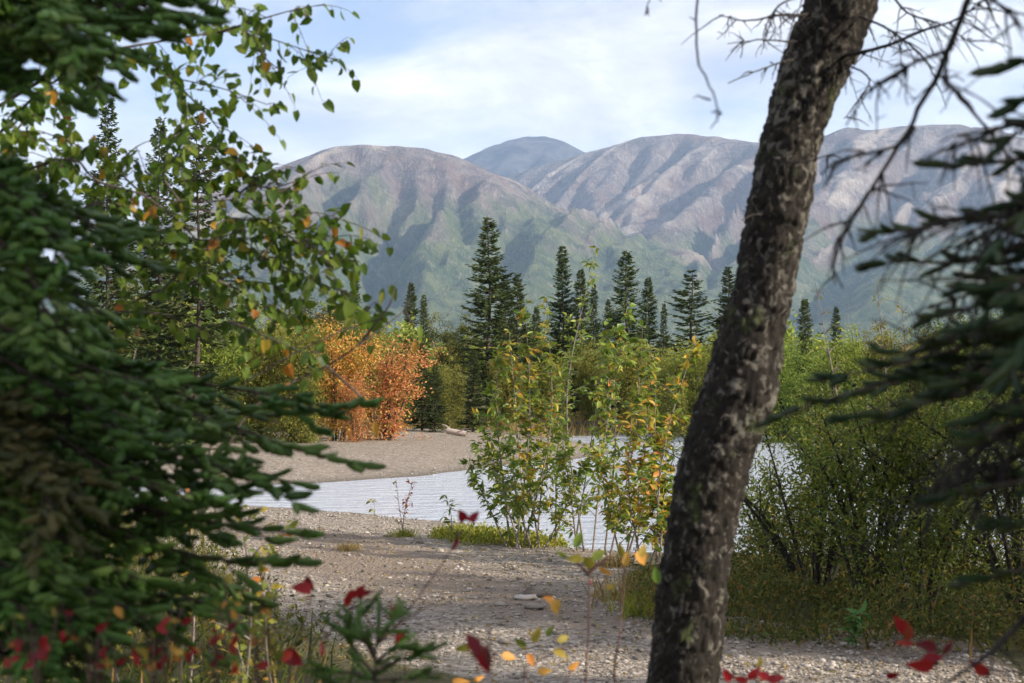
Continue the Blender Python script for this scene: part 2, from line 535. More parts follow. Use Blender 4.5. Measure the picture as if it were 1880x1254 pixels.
def ground_z(xy, sd=None):
    xy = np.asarray(xy, float).reshape(-1, 2)
    sd = river_sd(xy) if sd is None else sd
    z = np.where(sd > 0, 0.015 + 0.20 * (1 - np.exp(-np.maximum(sd, 0) / 2.2)), -0.45 * (1 - np.exp(np.minimum(sd, 0) / 1.2)))
    p3 = np.column_stack([xy, np.zeros(len(xy))])
    rough = smooth01(sd / 1.0) * smooth01((400 - xy[:, 1]) / 300)
    z = z + rough * (0.05 * fbm(p3 * 0.5, 4, 11) + 0.014 * vn(p3 * 4, 5))
    z = z + 0.16 * smooth01((10.5 - xy[:, 1]) / 5)                       # bank the camera stands on
    z = z + 0.25 * smooth01((xy[:, 1] - 56) / 12) + 0.003 * np.maximum(xy[:, 1] - 70, 0) * (xy[:, 1] < 9e9)
    right = smooth01((xy[:, 0] - (1.55 + 0.10 * (xy[:, 1] - 9))) / 0.9) * smooth01((xy[:, 1] - 10.4 + 0.18 * (xy[:, 0] - 2.0)) / 0.8) * smooth01(sd / 1.2)
    return z + 0.10 * right


def gz(x, y):
    return float(ground_z(np.array([[x, y]]))[0])


def gpt(x, y):
    """ground point under a photo pixel, on the real ground height"""
    p = gp(x, y, 0.2)
    for _ in range(3):
        p = gp(x, y, gz(p[0], p[1]))
    return p


gx = np.concatenate([-np.geomspace(6000, 26, 44), np.arange(-25, 25.01, 0.27), np.geomspace(26, 6000, 44)])
gy = np.concatenate([[-200, -80, -40, -20], np.arange(-10, 70.01, 0.25), np.geomspace(71.5, 8600, 70)])
X, Y = np.meshgrid(gx, gy)
GXY = np.column_stack([X.ravel(), Y.ravel()])
GSD = river_sd(GXY)
GZ = ground_z(GXY, GSD)


def grid_faces(nx, ny):
    i = np.arange(ny - 1)[:, None] * nx + np.arange(nx - 1)[None]
    return np.stack([i, i + 1, i + nx + 1, i + nx], -1).reshape(-1, 4)


ground = top('ground', [(np.column_stack([GXY, GZ]), grid_faces(len(gx), len(gy)))], M_GROUND,
             'pale gravel bars and vegetated soil around the river', 'ground', 'structure', True)


def add_attr(o, name, vals):
    a = o.data.attributes.new(name, 'FLOAT', 'POINT')
    a.data.foreach_set('value', np.asarray(vals, np.float32))


FARBAR = np.array([gp(x, y)[:2] for x, y in [(120, 905), (200, 815), (560, 803), (700, 795), (840, 791), (1000, 802), (1060, 806), (1140, 822), (1140, 850), (860, 880)]])
NEARBAR = np.array([gp(x, y)[:2] for x, y in [(150, 880), (250, 1000), (430, 1100), (520, 1180), (760, 1300), (1200, 1420), (1900, 1350), (1780, 1236),
                                              (1640, 1212), (1350, 1182), (1180, 1150), (1150, 1085), (1180, 1020), (1180, 980), (850, 930)]])


def veg_mask(xy):
    a = poly_sd(xy, NEARBAR)
    b = poly_sd(xy, FARBAR)
    return smooth01(np.minimum(a, b) / 0.8 + 0.5)


add_attr(ground, 'veg', veg_mask(GXY))
add_attr(ground, 'wet', np.exp(-np.maximum(GSD - 0.05, 0) / 0.35))
trk = np.array([gp(x, y)[:2] for x, y in [(300, 985), (620, 1010), (700, 1080), (900, 1140), (1150, 1180), (1500, 1235), (1900, 1300)]])
dtr = np.full(len(GXY), 1e9)
for a, b in zip(trk[:-1], trk[1:]):
    e, w = b - a, GXY - a
    tt = np.clip((w @ e) / (e @ e), 0, 1)
    dtr = np.minimum(dtr, np.linalg.norm(w - tt[:, None] * e, axis=1))
add_attr(ground, 'sand', 1 - smooth01((dtr - 0.3) / 0.9))

wx, wy = np.linspace(-26, 36, 63), np.linspace(9, 62, 54)
X, Y = np.meshgrid(wx, wy)
top('river', [(np.column_stack([X.ravel(), Y.ravel(), np.zeros(X.size)]), grid_faces(63, 54))], M_WATER,
    'pale rippled river reflecting the white sky', 'river', 'structure', True)

# pebbles and stones on the bars
ico_p = (1 + 5 ** 0.5) / 2
ICO_V = unit(np.array([(-1, ico_p, 0), (1, ico_p, 0), (-1, -ico_p, 0), (1, -ico_p, 0), (0, -1, ico_p), (0, 1, ico_p), (0, -1, -ico_p), (0, 1, -ico_p), (ico_p, 0, -1), (ico_p, 0, 1), (-ico_p, 0, -1), (-ico_p, 0, 1)]))
ICO_F = np.array([(0, 11, 5), (0, 5, 1), (0, 1, 7), (0, 7, 10), (0, 10, 11), (1, 5, 9), (5, 11, 4), (11, 10, 2), (10, 7, 6), (7, 1, 8), (3, 9, 4), (3, 4, 2), (3, 2, 6), (3, 6, 8), (3, 8, 9), (4, 9, 5), (2, 4, 11), (6, 2, 10), (8, 6, 7), (9, 8, 1)])
OCT_V = np.array([(1, 0, 0), (0, 1, 0), (-1, 0, 0), (0, -1, 0), (0, 0, 1), (0.0, 0, -1)])
OCT_F = np.array([(0, 1, 4), (1, 2, 4), (2, 3, 4), (3, 0, 4), (1, 0, 5), (2, 1, 5), (3, 2, 5), (0, 3, 5)])
rng = np.random.default_rng(21)
# more pebbles close by than far off, over the whole of both bars
yy = 7.2 * (36 / 7.2) ** rng.random(90000)
xx = rng.uniform(-0.34, 0.34, 90000) * (yy + 4)
pp = np.column_stack([xx, yy])
sdp = river_sd(pp)
keep = (veg_mask(pp) < 0.35 + 0.3 * rng.random(len(pp))) & (sdp > -0.3)
pp, sdp = pp[keep], sdp[keep]
cl = fbm(np.column_stack([pp * 0.8, np.zeros(len(pp))]), 3, 77)
keep = rng.random(len(pp)) < np.clip(0.5 + 1.3 * cl, 0.08, 1)
pp = pp[keep][:30000]
sz = np.clip(rng.lognormal(math.log(0.0095), 0.42, len(pp)), 0.005, 0.026)
pos = np.column_stack([pp, ground_z(pp) + sz * 0.25])
ang = rng.uniform(0, 2 * np.pi, len(pp))
M3 = np.zeros((len(pp), 3, 3))
M3[:, 0, 0], M3[:, 0, 1], M3[:, 1, 0], M3[:, 1, 1], M3[:, 2, 2] = np.cos(ang), -np.sin(ang), np.sin(ang), np.cos(ang), 1
M3 = M3 * (np.array([1.25, 0.85, 0.6]) * rng.uniform(0.75, 1.25, (len(pp), 3)))[:, None, :]
half = len(pp) // 2
top('gravel', [scatter(ICO_V, ICO_F, M3[:half], pos[:half], sz[:half]), scatter(OCT_V, OCT_F, M3[half:], pos[half:], sz[half:])], M_STONE,
    'loose grey and tan river gravel spread over both bars', 'gravel', 'stuff', True)

stone_meshes = []
for k in range(5):
    v = np.vstack([ICO_V, unit((ICO_V[ICO_F].mean(1)))])
    f = np.array([(a, b, 12 + i) for i, tri in enumerate(ICO_F) for a, b in zip(tri, np.roll(tri, -1))])
    v = v * (1 + 0.22 * rng.normal(size=(len(v), 1))) * (1.3, 0.95, 0.55 + 0.1 * k / 2)
    stone_meshes.append(make_mesh('stone', [(v, f)], M_STONE, True))
n = 0
while n < 230:
    y = 8.5 + 13 * rng.random() ** 1.2
    x = rng.uniform(-0.18, 0.30) * y
    q = np.array([[x, y]])
    if veg_mask(q)[0] > 0.4 or river_sd(q)[0] < -0.2:
        continue
    s = rng.uniform(0.014, 0.028) * (1.6 if rng.random() < 0.06 else 1)
    o = bpy.data.objects.new('stone', stone_meshes[n % 5])
    col.objects.link(o)
    o.parent = ground
    o.location = (x, y, gz(x, y) + s * 0.15)
    o.rotation_euler = (rng.uniform(-.2, .2), rng.uniform(-.2, .2), rng.uniform(0, 6.28))
    o.scale = (s, s, s)
    n += 1
for (x, y, s, lab) in [(986, 1094, 0.085, None), (965, 1100, 0.06, None), (978, 1117, 0.05, None), (918, 1112, 0.035, None)]:
    p = gpt(x, y)
    o = bpy.data.objects.new('stone', stone_meshes[int(x) % 5])
    col.objects.link(o)
    o.parent = ground
    o.location = (p[0], p[1], p[2] + s * 0.2)
    o.scale = (s * 1.3, s, s * 0.8)

# ------------------------------------------------------------------ mountains


def mountain(name, label, spines, x0, x1, y0, y1, cell, seed, gul=1.0, cuts=(), mat=None):
    """height field under ridge lines; every spine is (points (px, py, distance), half width, power)"""
    nx, ny = int((x1 - x0) / cell) + 1, int((y1 - y0) / cell) + 1
    X, Y = np.meshgrid(np.linspace(x0, x1, nx), np.linspace(y0, y1, ny))
    p = np.column_stack([X.ravel(), Y.ravel()])
    p3 = np.column_stack([p, np.zeros(len(p))])
    warp = p + 35 * np.column_stack([fbm(p3 / 700, 3, seed + 1), fbm(p3 / 700, 3, seed + 2)])
    H = np.full(len(p), -60.0)
    GU = np.zeros(len(p))
    for pts, W, pw, amp in spines:
        S = np.array([px(*q) for q in pts])
        S = spline(S, 300)
        h, d, u = np.full(len(p), -1.0), np.zeros(len(p)), np.ones(len(p))
        zm = S[:, 2].max()
        ch = unit(S[-1, :2] - S[0, :2])
        ss = p @ ch
        for a, b in zip(S[:-1], S[1:]):
            e = (b - a)[:2]
            w = warp - a[:2]
            tt = np.clip((w @ e) / (e @ e), 0, 1)
            d1 = np.sqrt(((w - tt[:, None] * e) ** 2).sum(1))
            zs = a[2] + tt * (b[2] - a[2])
            u1 = np.clip((np.sqrt(d1 * d1 + 4900.0) - 70.0) / (W * (0.35 + 0.65 * zs / zm)), 0, 1)
            h1 = zs * (1 - u1) ** pw
            k = h1 > h
            h[k], d[k], u[k] = h1[k], d1[k], u1[k]
        sc = np.column_stack([ss / 210 + 0.35 * fbm(p3 / 500, 2, seed + 9), d / 900, np.zeros(len(p))])
        r1 = 1 - np.abs(fbm(sc, 2, seed + 4)) * 2.2
        r2 = 1 - np.abs(fbm(sc * (2.7, 2.0, 1) + 5, 2, seed + 6)) * 2.2
        env = np.clip(u * 5, 0, 1) * np.clip((1 - u) * 1.8, 0, 1)
        gg = 0.66 * r1 + 0.34 * r2
        h = h + gul * amp * env * (gg - 0.6)
        k = h > H
        H[k], GU[k] = h[k], gg[k]
    HG = H.reshape(ny, nx).copy()

    def on_slope(x, y):
        """where the line of sight through a photo pixel meets this slope"""
        dd = np.arange(y0 + 5, y1 - 5, cell * 0.7)
        q = np.array([px(x, y, 1000.0)]) - [0, 0, CAMH]
        q = q * (dd / 1000)[:, None] + [0, 0, CAMH]
        ix = np.clip(((q[:, 0] - x0) / cell).astype(int), 0, nx - 1)
        iy = np.clip(((q[:, 1] - y0) / cell).astype(int), 0, ny - 1)
        hit = np.nonzero(HG[iy, ix] > q[:, 2])[0]
        return q[hit[0]] if len(hit) else None
    CUT = np.zeros(len(p))
    for line, depth, wid in cuts:                                       # named gullies: V-shaped incisions
        C = [c for c in (on_slope(*q) for q in line) if c is not None]
        C = spline(np.array(C), 60)
        lo, hi = C[:, :2].min(0) - 5 * wid, C[:, :2].max(0) + 5 * wid
        near = np.nonzero(((p > lo) & (p < hi)).all(1))[0]
        pn, wn_ = p[near], p3[near]
        pn = pn + 30 * np.column_stack([fbm(wn_ / 120, 2, 31), fbm(wn_ / 120, 2, 32)])
        best, tb = np.full(len(pn), 1e12), np.zeros(len(pn))
        for i, (a, b) in enumerate(zip(C[:-1], C[1:])):
            e = (b - a)[:2]
            w = pn - a[:2]
            tt = np.clip((w @ e) / (e @ e), 0, 1)
            d2 = ((w - tt[:, None] * e) ** 2).sum(1)
            k = d2 < best
            best[k], tb[k] = d2[k], (i + tt[k]) / len(C)
        d = np.sqrt(best)
        cutz = np.zeros(len(p))
        cutz[near] = depth * np.clip(1 - d / wid, 0, 1) ** 1.15 * np.clip(tb * 6, 0, 1) * np.clip((1 - tb) * 4, 0.0, 1)
        CUT = np.maximum(CUT, cutz)
        GU = np.clip(GU - cutz / depth, 0, 1)
    H = H - np.minimum(CUT, 0.5 * np.maximum(H, 0))
    H = H + (26 * (0.5 - 2 * np.abs(fbm(np.column_stack([p[:, 0] / 120, p[:, 1] / 330, p[:, 0] * 0]), 4, seed + 20, 0.55))) + 14 * fbm(p3 / 60, 4, seed + 21, 0.6)) * np.clip(H / 200, 0, 1) * (1 - 0.8 * smooth01((H / H.max() - 0.72) / 0.2))
    o = top(name, [(np.column_stack([p, H]), grid_faces(nx, ny))], mat or M_MOUNT, label, 'mountain', 'structure', True)
    add_attr(o, 'gully', GU)
    return o


mountain('mountain', 'broad flat-topped mountain with dark gullies behind the tall spruce',
         [([(250, 480, 4300), (350, 430, 4250), (440, 370, 4200), (510, 330, 4180), (560, 306, 4160), (615, 284, 4130), (655, 269, 4100), (740, 269, 4100), (815, 281, 4180), (860, 302, 4260), (930, 345, 4350), (1000, 392, 4350), (1090, 470, 4150), (1150, 540, 3900)], 1500, 1.2, 62)],
         -2400, 1300, 2600, 5000, 9.0, 100, 1.0,
         [([(792, 300), (785, 330), (765, 365), (735, 410), (705, 455), (690, 500), (680, 540)], 170, 95),
          ([(742, 285), (725, 320), (710, 355), (705, 390), (690, 430), (684, 470), (683, 500)], 150, 85),
          ([(640, 345), (660, 385), (675, 410), (688, 440)], 70, 45), ([(690, 272), (640, 300), (600, 335), (565, 370), (545, 400), (530, 440)], 150, 95),
          ([(655, 275), (610, 300), (570, 335), (545, 365)], 90, 50), ([(830, 300), (850, 350), (850, 400), (840, 450)], 50, 60), ([(900, 340), (920, 400), (930, 460), (920, 520)], 60, 80)])
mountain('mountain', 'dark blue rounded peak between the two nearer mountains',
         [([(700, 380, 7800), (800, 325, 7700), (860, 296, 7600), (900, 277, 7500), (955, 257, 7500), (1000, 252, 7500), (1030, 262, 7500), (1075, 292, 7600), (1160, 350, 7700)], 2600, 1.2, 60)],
         -2200, 2600, 5900, 8500, 24, 200, mat=M_SHADED_PEAK)
mountain('mountain', 'long brown mountain ridge stretching behind the leaning trunk',
         [([(820, 420, 6400), (900, 350, 6300), (1000, 304, 6100), (1100, 276, 5900), (1170, 253, 5750), (1230, 246, 5700), (1300, 250, 5600), (1380, 261, 5400), (1450, 262, 5250), (1525, 246, 5100), (1555, 235, 5050), (1590, 241, 5050), (1700, 229, 4950), (1800, 238, 4850), (1900, 262, 4750), (2300, 330, 4700)], 2000, 1.3, 130),
          ([(1400, 270, 5300), (1330, 330, 4900), (1260, 400, 4500), (1190, 470, 4100), (1120, 540, 3700)], 620, 1.15, 28),
          ([(1600, 250, 5000), (1540, 330, 4550), (1450, 420, 4100), (1340, 510, 3600), (1220, 580, 3200)], 640, 1.15, 28),
          ([(1800, 250, 4850), (1760, 340, 4300), (1700, 450, 3700), (1620, 540, 3200)], 700, 1.15, 28),
          ([(1880, 1, 9000), (1890, 2, 9000)], 1, 1, 0)][:4],
         -900, 3600, 2700, 7200, 15.5, 300, 1.0,
         [([(1390, 275), (1340, 300), (1300, 325), (1260, 345), (1220, 370)], 110, 80), ([(1440, 320), (1380, 370), (1330, 400), (1290, 420), (1230, 430)], 90, 80),
          ([(1180, 260), (1160, 310), (1140, 350), (1120, 380)], 70, 70), ([(1250, 255), (1240, 280), (1220, 310)], 60, 60), ([(1540, 265), (1500, 310), (1450, 360), (1400, 420)], 100, 80),
          ([(1700, 290), (1640, 350), (1590, 400), (1540, 450)], 110, 90), ([(1780, 330), (1740, 400), (1690, 450)], 90, 80), ([(1040, 310), (1020, 350), (1010, 380)], 60, 70),
          ([(1350, 430), (1280, 470), (1200, 520), (1120, 560)], 70, 70)])

# ------------------------------------------------------------------ trees of the far bank
def arr(segs):
    return np.array(segs, float).reshape(-1, 6)


def far_spruce(seed, H=8.0, R=0.13, gap=0.17, open_=0.0):
    """trunk and crown of a narrow northern spruce standing at the origin"""
    rng = np.random.default_rng(seed)
    zs = np.linspace(0, H, 12)
    wob = np.column_stack([0.04 * np.sin(zs * 1.1 + seed), 0.04 * np.cos(zs * 0.9 + seed), zs])
    trunk = tube(wob, np.linspace(0.012 * H, 0.004, 12), 6)
    tips, pos, dr = [], [], []
    wood = [trunk]
    z = 0.05 * H
    while z < H * 0.985:
        u = z / H
        base = R * H * (1 - u) ** 0.85 * (1 - 0.35 * np.clip(0.14 - u, 0, 1) / 0.14) * (1 + 0.22 * math.sin(z * 2.3 + seed))
        for k in range(rng.integers(7, 11)):
            a = rng.uniform(0, 2 * np.pi)
            L = base * rng.uniform(0.55, 1.12) + 0.05
            if rng.random() < open_:
                L *= 0.5
            el = -0.38 + 0.75 * u + rng.uniform(-0.15, 0.15)
            s = np.linspace(0, 1, 6)[:, None]
            out_ = np.array([math.cos(a), math.sin(a), 0])
            path = np.array([0, 0, z + rng.uniform(-.06, .06)]) + out_ * L * s * math.cos(el) + np.array([0, 0, 1]) * (L * s * math.sin(el) + 0.22 * L * s ** 2.5)
            wood.append(tube(path[::2], np.linspace(0.012, 0.003, 3) * (0.6 + L / 2), 3))
            side = np.array([-math.sin(a), math.cos(a), 0])
            nt = int(7 + L * 22)
            tt = rng.uniform(0.12, 1, nt) ** 0.8
            q = np.stack([np.interp(tt, s[:, 0], path[:, i]) for i in range(3)], 1)
            sg = rng.choice([-1, 1], nt)[:, None]
            d = out_ * 0.8 + side * sg * rng.uniform(0.3, 1.1, (nt, 1)) + np.array([0, 0, 1]) * rng.uniform(-0.55, 0.25, (nt, 1))
            pos.append(q)
            dr.append(unit(d) * (rng.uniform(0.55, 1.15, (nt, 1)) * (0.09 + 0.17 * L * (1.05 - tt[:, None]) + 0.02)))
        z += gap * rng.uniform(0.6, 1.25) * (0.65 + 0.5 * (1 - u))
    pos, dr = np.vstack(pos), np.vstack(dr)
    n = len(pos)
    tv = 1.0 * np.array([(0, 0, 0), (-0.13, 0.3, 0.03), (0.13, 0.35, -0.02), (-0.11, 0.6, -0.05), (0.12, 0.66, 0.03), (0, 1.0, 0), (0, 0.32, -0.15), (0, 0.66, -0.12)])
    tf = np.array([(0, 2, 1), (1, 2, 4), (1, 4, 3), (3, 4, 5), (0, 7, 6), (0, 5, 7)])
    up = unit(np.array([0, 0, 1.0]) + 0.6 * rng.normal(size=(n, 3)))
    ch = scatter(tv, tf, frames(dr, up), pos, np.linalg.norm(dr, axis=1) * 1.15)
    return wood, [ch]


def far_bush(seed, H=4.0, Wd=1.8, stems=7, clumps=70, per=85, leaf=0.075, clump_r=0.24, lower=0.25, narrow=False):
    """several leaning stems carrying uneven clumps of small leaves"""
    rng = np.random.default_rng(seed)
    wood, cen, out_ = [], [], []
    for k in range(stems):
        a = rng.uniform(0, 2 * np.pi)
        r = Wd * rng.uniform(0.1, 0.75)
        h = H * rng.uniform(0.7, 1.0) * (1 - 0.18 * (r / Wd) ** 2)
        p0 = np.array([0.15 * math.cos(a), 0.15 * math.sin(a), 0])
        p2 = np.array([r * math.cos(a), r * math.sin(a), h])
        mid = p0 * 0.5 + p2 * 0.5 + np.array([-.12 * r * math.cos(a), -.12 * r * math.sin(a), 0.08 * h]) + rng.normal(size=3) * 0.08
        path = spline([p0, mid, p2], h / 8)
        wood.append(tube(path, np.linspace(0.006 * H + .004, 0.004, len(path)), 5))
        m = max(4, clumps // stems)
        for j in range(m):
            tt = lower + (1 - lower) * rng.random() ** 0.8
            b = path[int(tt * (len(path) - 1))]
            reach = Wd * rng.uniform(0.05, 0.42) * (1.15 - tt)
            d = unit(np.array([rng.normal(), rng.normal(), rng.normal() * 0.4 + 0.5]))
            e = b + d * reach
            wood.append(tube(np.array([b, (b + e) / 2 + [0, 0, .03], e]), np.array([0.007, 0.005, 0.002]), 3))
            cen.append(e)
        cen.append(path[-1])
    cen = np.array(cen)
    n = len(cen) * per
    c = np.repeat(cen, per, 0)
    rr = clump_r * rng.uniform(0.6, 1.35, len(cen)).repeat(per)[:, None]
    pos = c + rng.normal(size=(n, 3)) * rr * (0.8, 0.8, 0.62)
    pos = pos[pos[:, 2] > 0.05]
    n = len(pos)
    d = unit(rdir(rng, n) + np.array([0, 0, -0.35]))
    M = frames(d, unit(rdir(rng, n) + np.array([0, 0, 0.6])))
    return wood, [scatter(NARROW_V if narrow else SIMPLE_V, SIMPLE_F, M, pos, leaf * rng.uniform(0.7, 1.3, n))]


PROTO = {}


def proto(key, gen, mw, ml):
    if key not in PROTO:
        w, l = gen()
        PROTO[key] = (make_mesh('trunk', w, mw, True), make_mesh('crown', l, ml))
    return PROTO[key]


def plant_tree(name, key, gen, mw, ml, loc, rot, sc, label, cat, group, woodname='trunk', crownname='crown'):
    a, b = proto(key, gen, mw, ml)
    o = thing(name, loc, label, cat, group)
    o.rotation_euler.z = rot
    o.scale = sc if isinstance(sc, tuple) else (sc, sc, sc)
    for nm, me in ((woodname, a), (crownname, b)):
        c = bpy.data.objects.new(nm, me)
        col.objects.link(c)
        c.parent = o
        if nm == 'crown' or nm == 'foliage':
            c['kind'] = 'stuff'
    return o


def foot(x, d):
    """ground point at forward distance d in the column of photo pixel x"""
    X = (x - 940) / F * d
    return np.array([X, d, gz(X, d) - 0.03])


def size_to(p, ytop):
    """height in metres of something standing at p whose top shows at photo row ytop"""
    return px(940, ytop, p[1])[2] - p[2]


SPR = [  # photo x, top row, distance, variant, width factor, label
    (897, 396, 60, 0, 1.02, 'tallest dark spruce in the middle of the far bank, ragged spire top'),
    (927, 505, 64, 1, 0.95, 'spruce half hidden behind the right side of the tallest spruce'),
    (950, 500, 58, 2, 0.9, 'middling spruce just right of the tallest spruce'),
    (1033, 450, 61, 1, 0.85, 'slim tall spruce halfway between tallest spruce and leafy sapling tips'),
    (1066, 490, 66, 3, 0.85, 'narrow spruce close to the right of the slim tall spruce'),
    (1090, 520, 74, 1, 0.7, 'thin far spruce showing behind the tall green sapling'),
    (1150, 458, 60, 2, 1.0, 'tall dark spruce behind the top of the green saplings'),
    (1190, 505, 63, 3, 0.85, 'slender spruce left of the isolated open-branched spruce'),
    (1219, 556, 85, 1, 0.7, 'tiny distant spruce between slender and open-branched spruces'),
    (1270, 490, 58, 4, 1.25, 'isolated spruce with open level branches left of the leaning trunk'),
    (1338, 488, 62, 0, 1.0, 'spruce partly hidden behind the left edge of the leaning trunk'),
    (755, 515, 66, 3, 0.8, 'slim spruce above the red-orange shrub'),
    (778, 540, 68, 1, 0.75, 'shorter slim spruce beside the one above the red-orange shrub'),
    (651, 492, 72, 1, 0.7, 'thin distant spruce showing through the birch leaves'),
    (195, 176, 36, 0, 0.62, 'tall spruce top at upper left, nearest the frame edge'),
    (291, 210, 38, 2, 0.55, 'tall slim spruce second from the upper left frame edge'),
    (362, 180, 37, 4, 0.68, 'wide tall spruce behind the hanging birch leaves'),
    (775, 628, 52, 2, 1.15, 'low bushy spruce right of the red-orange shrub'),
    (799, 662, 51, 0, 1.0, 'small spruce close to the gravel bar, beside the low bushy spruce'),
    (869, 640, 52, 3, 1.1, 'small dark spruce at the foot of the tallest spruce'),
    (1536, 560, 75, 3, 0.8, 'small far spruce right of the leaning trunk above the willows'),
    (985, 560, 70, 3, 0.9, 'low spruce in the gap right of the middling spruce'),
    (1118, 548, 72, 0, 0.8, 'short spruce between thin far spruce and tall dark spruce'),
]
for i, (x, yt, d, var, wf, lab) in enumerate(SPR):
    p = foot(x, d)
    h = size_to(p, yt)
    k = h / 8.0
    plant_tree('spruce_tree', f'spr{var}', lambda v=var: far_spruce(40 + v, 8.0, [0.20, 0.165, 0.20, 0.165, 0.24][v], [0.19, 0.16, 0.18, 0.16, 0.26][v], 0.15 if v != 4 else 0.3),
               M_WOOD, M_FAR_SPRUCE, p, i * 2.1, (k * wf * 1.28, k * wf * 1.28, k), lab, 'spruce tree', 'spruces of the far bank')
p = foot(1478, 50)
k = size_to(p, 545) / 8
plant_tree('spruce_tree', 'sprO', lambda: far_spruce(61, 8.0, 0.14, 0.15), M_WOOD, M_OLIVE_SPRUCE, p, 1.0, (k * 1.1, k * 1.1, k),
           'yellowish-green spruce just right of the leaning trunk', 'spruce tree', 'spruces of the far bank')

BUSH = [  # photo x, top row, distance, prototype, width factor, label
    (215, 560, 40, 'g0', 1.1, 'grey-green willow at far left behind the spruce boughs'),
    (300, 505, 45, 'g1', 1.2, 'tall grey-green willow behind the birch branch'),
    (390, 535, 42, 'g2', 1.1, 'rounded green willow below the birch leaves'),
    (470, 555, 44, 'g0', 1.1, 'dense green willow behind the bare grey twigs'),
    (545, 585, 41, 'g3', 1.0, 'olive willow left of the orange shrub'),
    (100, 600, 42, 'g1', 1.1, 'leafy willow mostly hidden by the left spruce'),
    (622, 598, 43, 'o0', 1.0, 'bright orange shrub with yellow top at the edge of the far gravel bar'),
    (705, 632, 44, 'r0', 1.35, 'broad red-orange shrub at the edge of the far gravel bar'),
    (655, 690, 42, 'r0', 0.8, 'low red shrub in front of the orange ones'),
    (690, 585, 56, 'y1', 1.0, 'yellow-green tree behind the red-orange shrub'),
    (735, 610, 58, 'g2', 0.9, 'green tree between red-orange shrub and slim spruces'),
    (820, 645, 55, 'y0', 0.8, 'pale yellow-green aspen between the small spruces'),
    (845, 668, 54, 'y1', 0.7, 'slim yellow-green aspen left of the small dark spruce'),
    (640, 570, 62, 'g3', 1.1, 'green tree behind the bright orange shrub'),
    (560, 550, 60, 'g1', 1.2, 'tall green tree behind the olive willow'),
    (830, 575, 72, 'g2', 1.1, 'far green tree left of the tallest spruce'),
    (985, 600, 62, 'y0', 1.1, 'yellowish tree behind the orange sapling tips'),
    (925, 640, 55, 'g0', 1.0, 'green shrub under the tallest spruce'),
    (1010, 655, 56, 'g3', 1.1, 'olive shrub behind the sapling clump'),
    (1090, 630, 57, 'g1', 1.0, 'green shrub behind the tall green sapling'),
    (1165, 625, 56, 'g2', 1.1, 'green shrub below the slender spruce'),
    (1225, 640, 54, 'g0', 1.1, 'olive-green shrub below the open-branched spruce'),
    (1290, 615, 52, 'g3', 1.1, 'olive-green shrub touching the left edge of the leaning trunk'),
    (1240, 690, 51, 'y1', 1.0, 'low yellowish shrub at the river edge left of the trunk'),
    (1370, 600, 53, 'g1', 1.1, 'green shrub behind the leaning trunk'),
    (1440, 610, 47, 'g2', 1.1, 'green shrub right behind the leaning trunk'),
    (1560, 600, 48, 'g0', 1.2, 'green willow across the river behind the near willows'),
    (1650, 590, 46, 'g3', 1.2, 'olive willow across the river behind the dark boughs'),
    (1750, 580, 47, 'g1', 1.2, 'tall willow across the river toward the frame edge'),
    (1850, 570, 46, 'g2', 1.2, 'green willow across the river at the very frame edge'),
]


def bush_gen(key):
    k = int(key[1])
    if key[0] == 'g':
        return far_bush(70 + k, 4.0, 1.9, 12, 190, 80, 0.11, 0.20, 0.0, True)
    if key[0] == 'y':
        return far_bush(80 + k, 4.0, 1.15, 7, 110, 85, 0.085, 0.18, 0.03)
    return far_bush(90 + k, 3.2, 1.8, 13, 120, 55, 0.075, 0.19, 0.03)


BM = {'g': M_FARGREEN, 'y': M_FARYG, 'o': M_FARORANGE, 'r': M_FARRED}
for i, (x, yt, d, key, wf, lab) in enumerate(BUSH):
    p = foot(x, d)
    h = size_to(p, yt)
    k = h / (3.1 if key[0] in 'or' else 4.0)
    wk = k * wf if d < 70 else k
    nm, ct = ('willow_shrub', 'shrub') if key[0] in 'g' else (('aspen_tree', 'tree') if key[0] == 'y' else ('autumn_shrub', 'shrub'))
    plant_tree(nm, key, lambda k=key: bush_gen(k), M_DEAD, BM[key[0]], p, i * 1.7, (wk, wk, k), lab, ct, 'shrubs and trees of the far bank', 'stems')

# the wood that runs on behind, read as one mass
rng = np.random.default_rng(5)
sp_w, sp_c = far_spruce(33, 8.0, 0.17, 1.15)
bu_w, bu_c = far_bush(34, 4.5, 2.0, 5, 40, 20, 0.25, 0.32, 0.1)
mass_s, mass_b = [], []
for k in range(24):
    d = rng.uniform(80, 170)
    x = rng.uniform(-0.45, 0.45) * d
    v, f = sp_c[0]
    s = rng.uniform(0.45, 0.85) * (0.75 + d / 400)
    mass_s.append((v * s + np.array([x, d, gz(x, d)]), f))
for k in range(120):
    d = rng.uniform(66, 150)
    x = rng.uniform(-0.45, 0.45) * d
    v, f = bu_c[0]
    s = rng.uniform(0.7, 1.15) * (0.8 + d / 350)
    a = rng.uniform(0, 6.28)
    rot = np.array([[math.cos(a), -math.sin(a), 0], [math.sin(a), math.cos(a), 0], [0, 0, 1]])
    mass_b.append((v @ rot.T * (s * 1.1, s * 1.1, s) + np.array([x, d, gz(x, d)]), f))
top('forest', [join(mass_b)], M_FARGREEN, 'far-off green woods filling the valley behind the trees', 'woods', 'stuff')
top('forest', [join(mass_s)], M_FAR_SPRUCE, 'far-off dark spruce woods in the valley behind the trees', 'woods', 'stuff')

# ------------------------------------------------------------------ grass, herbs and ground cover
BLADE_V = np.array([(-0.03, 0, 0), (0.03, 0, 0), (0.018, 0.6, 0.05), (-0.018, 0.6, 0.05), (0, 1, 0.18)])


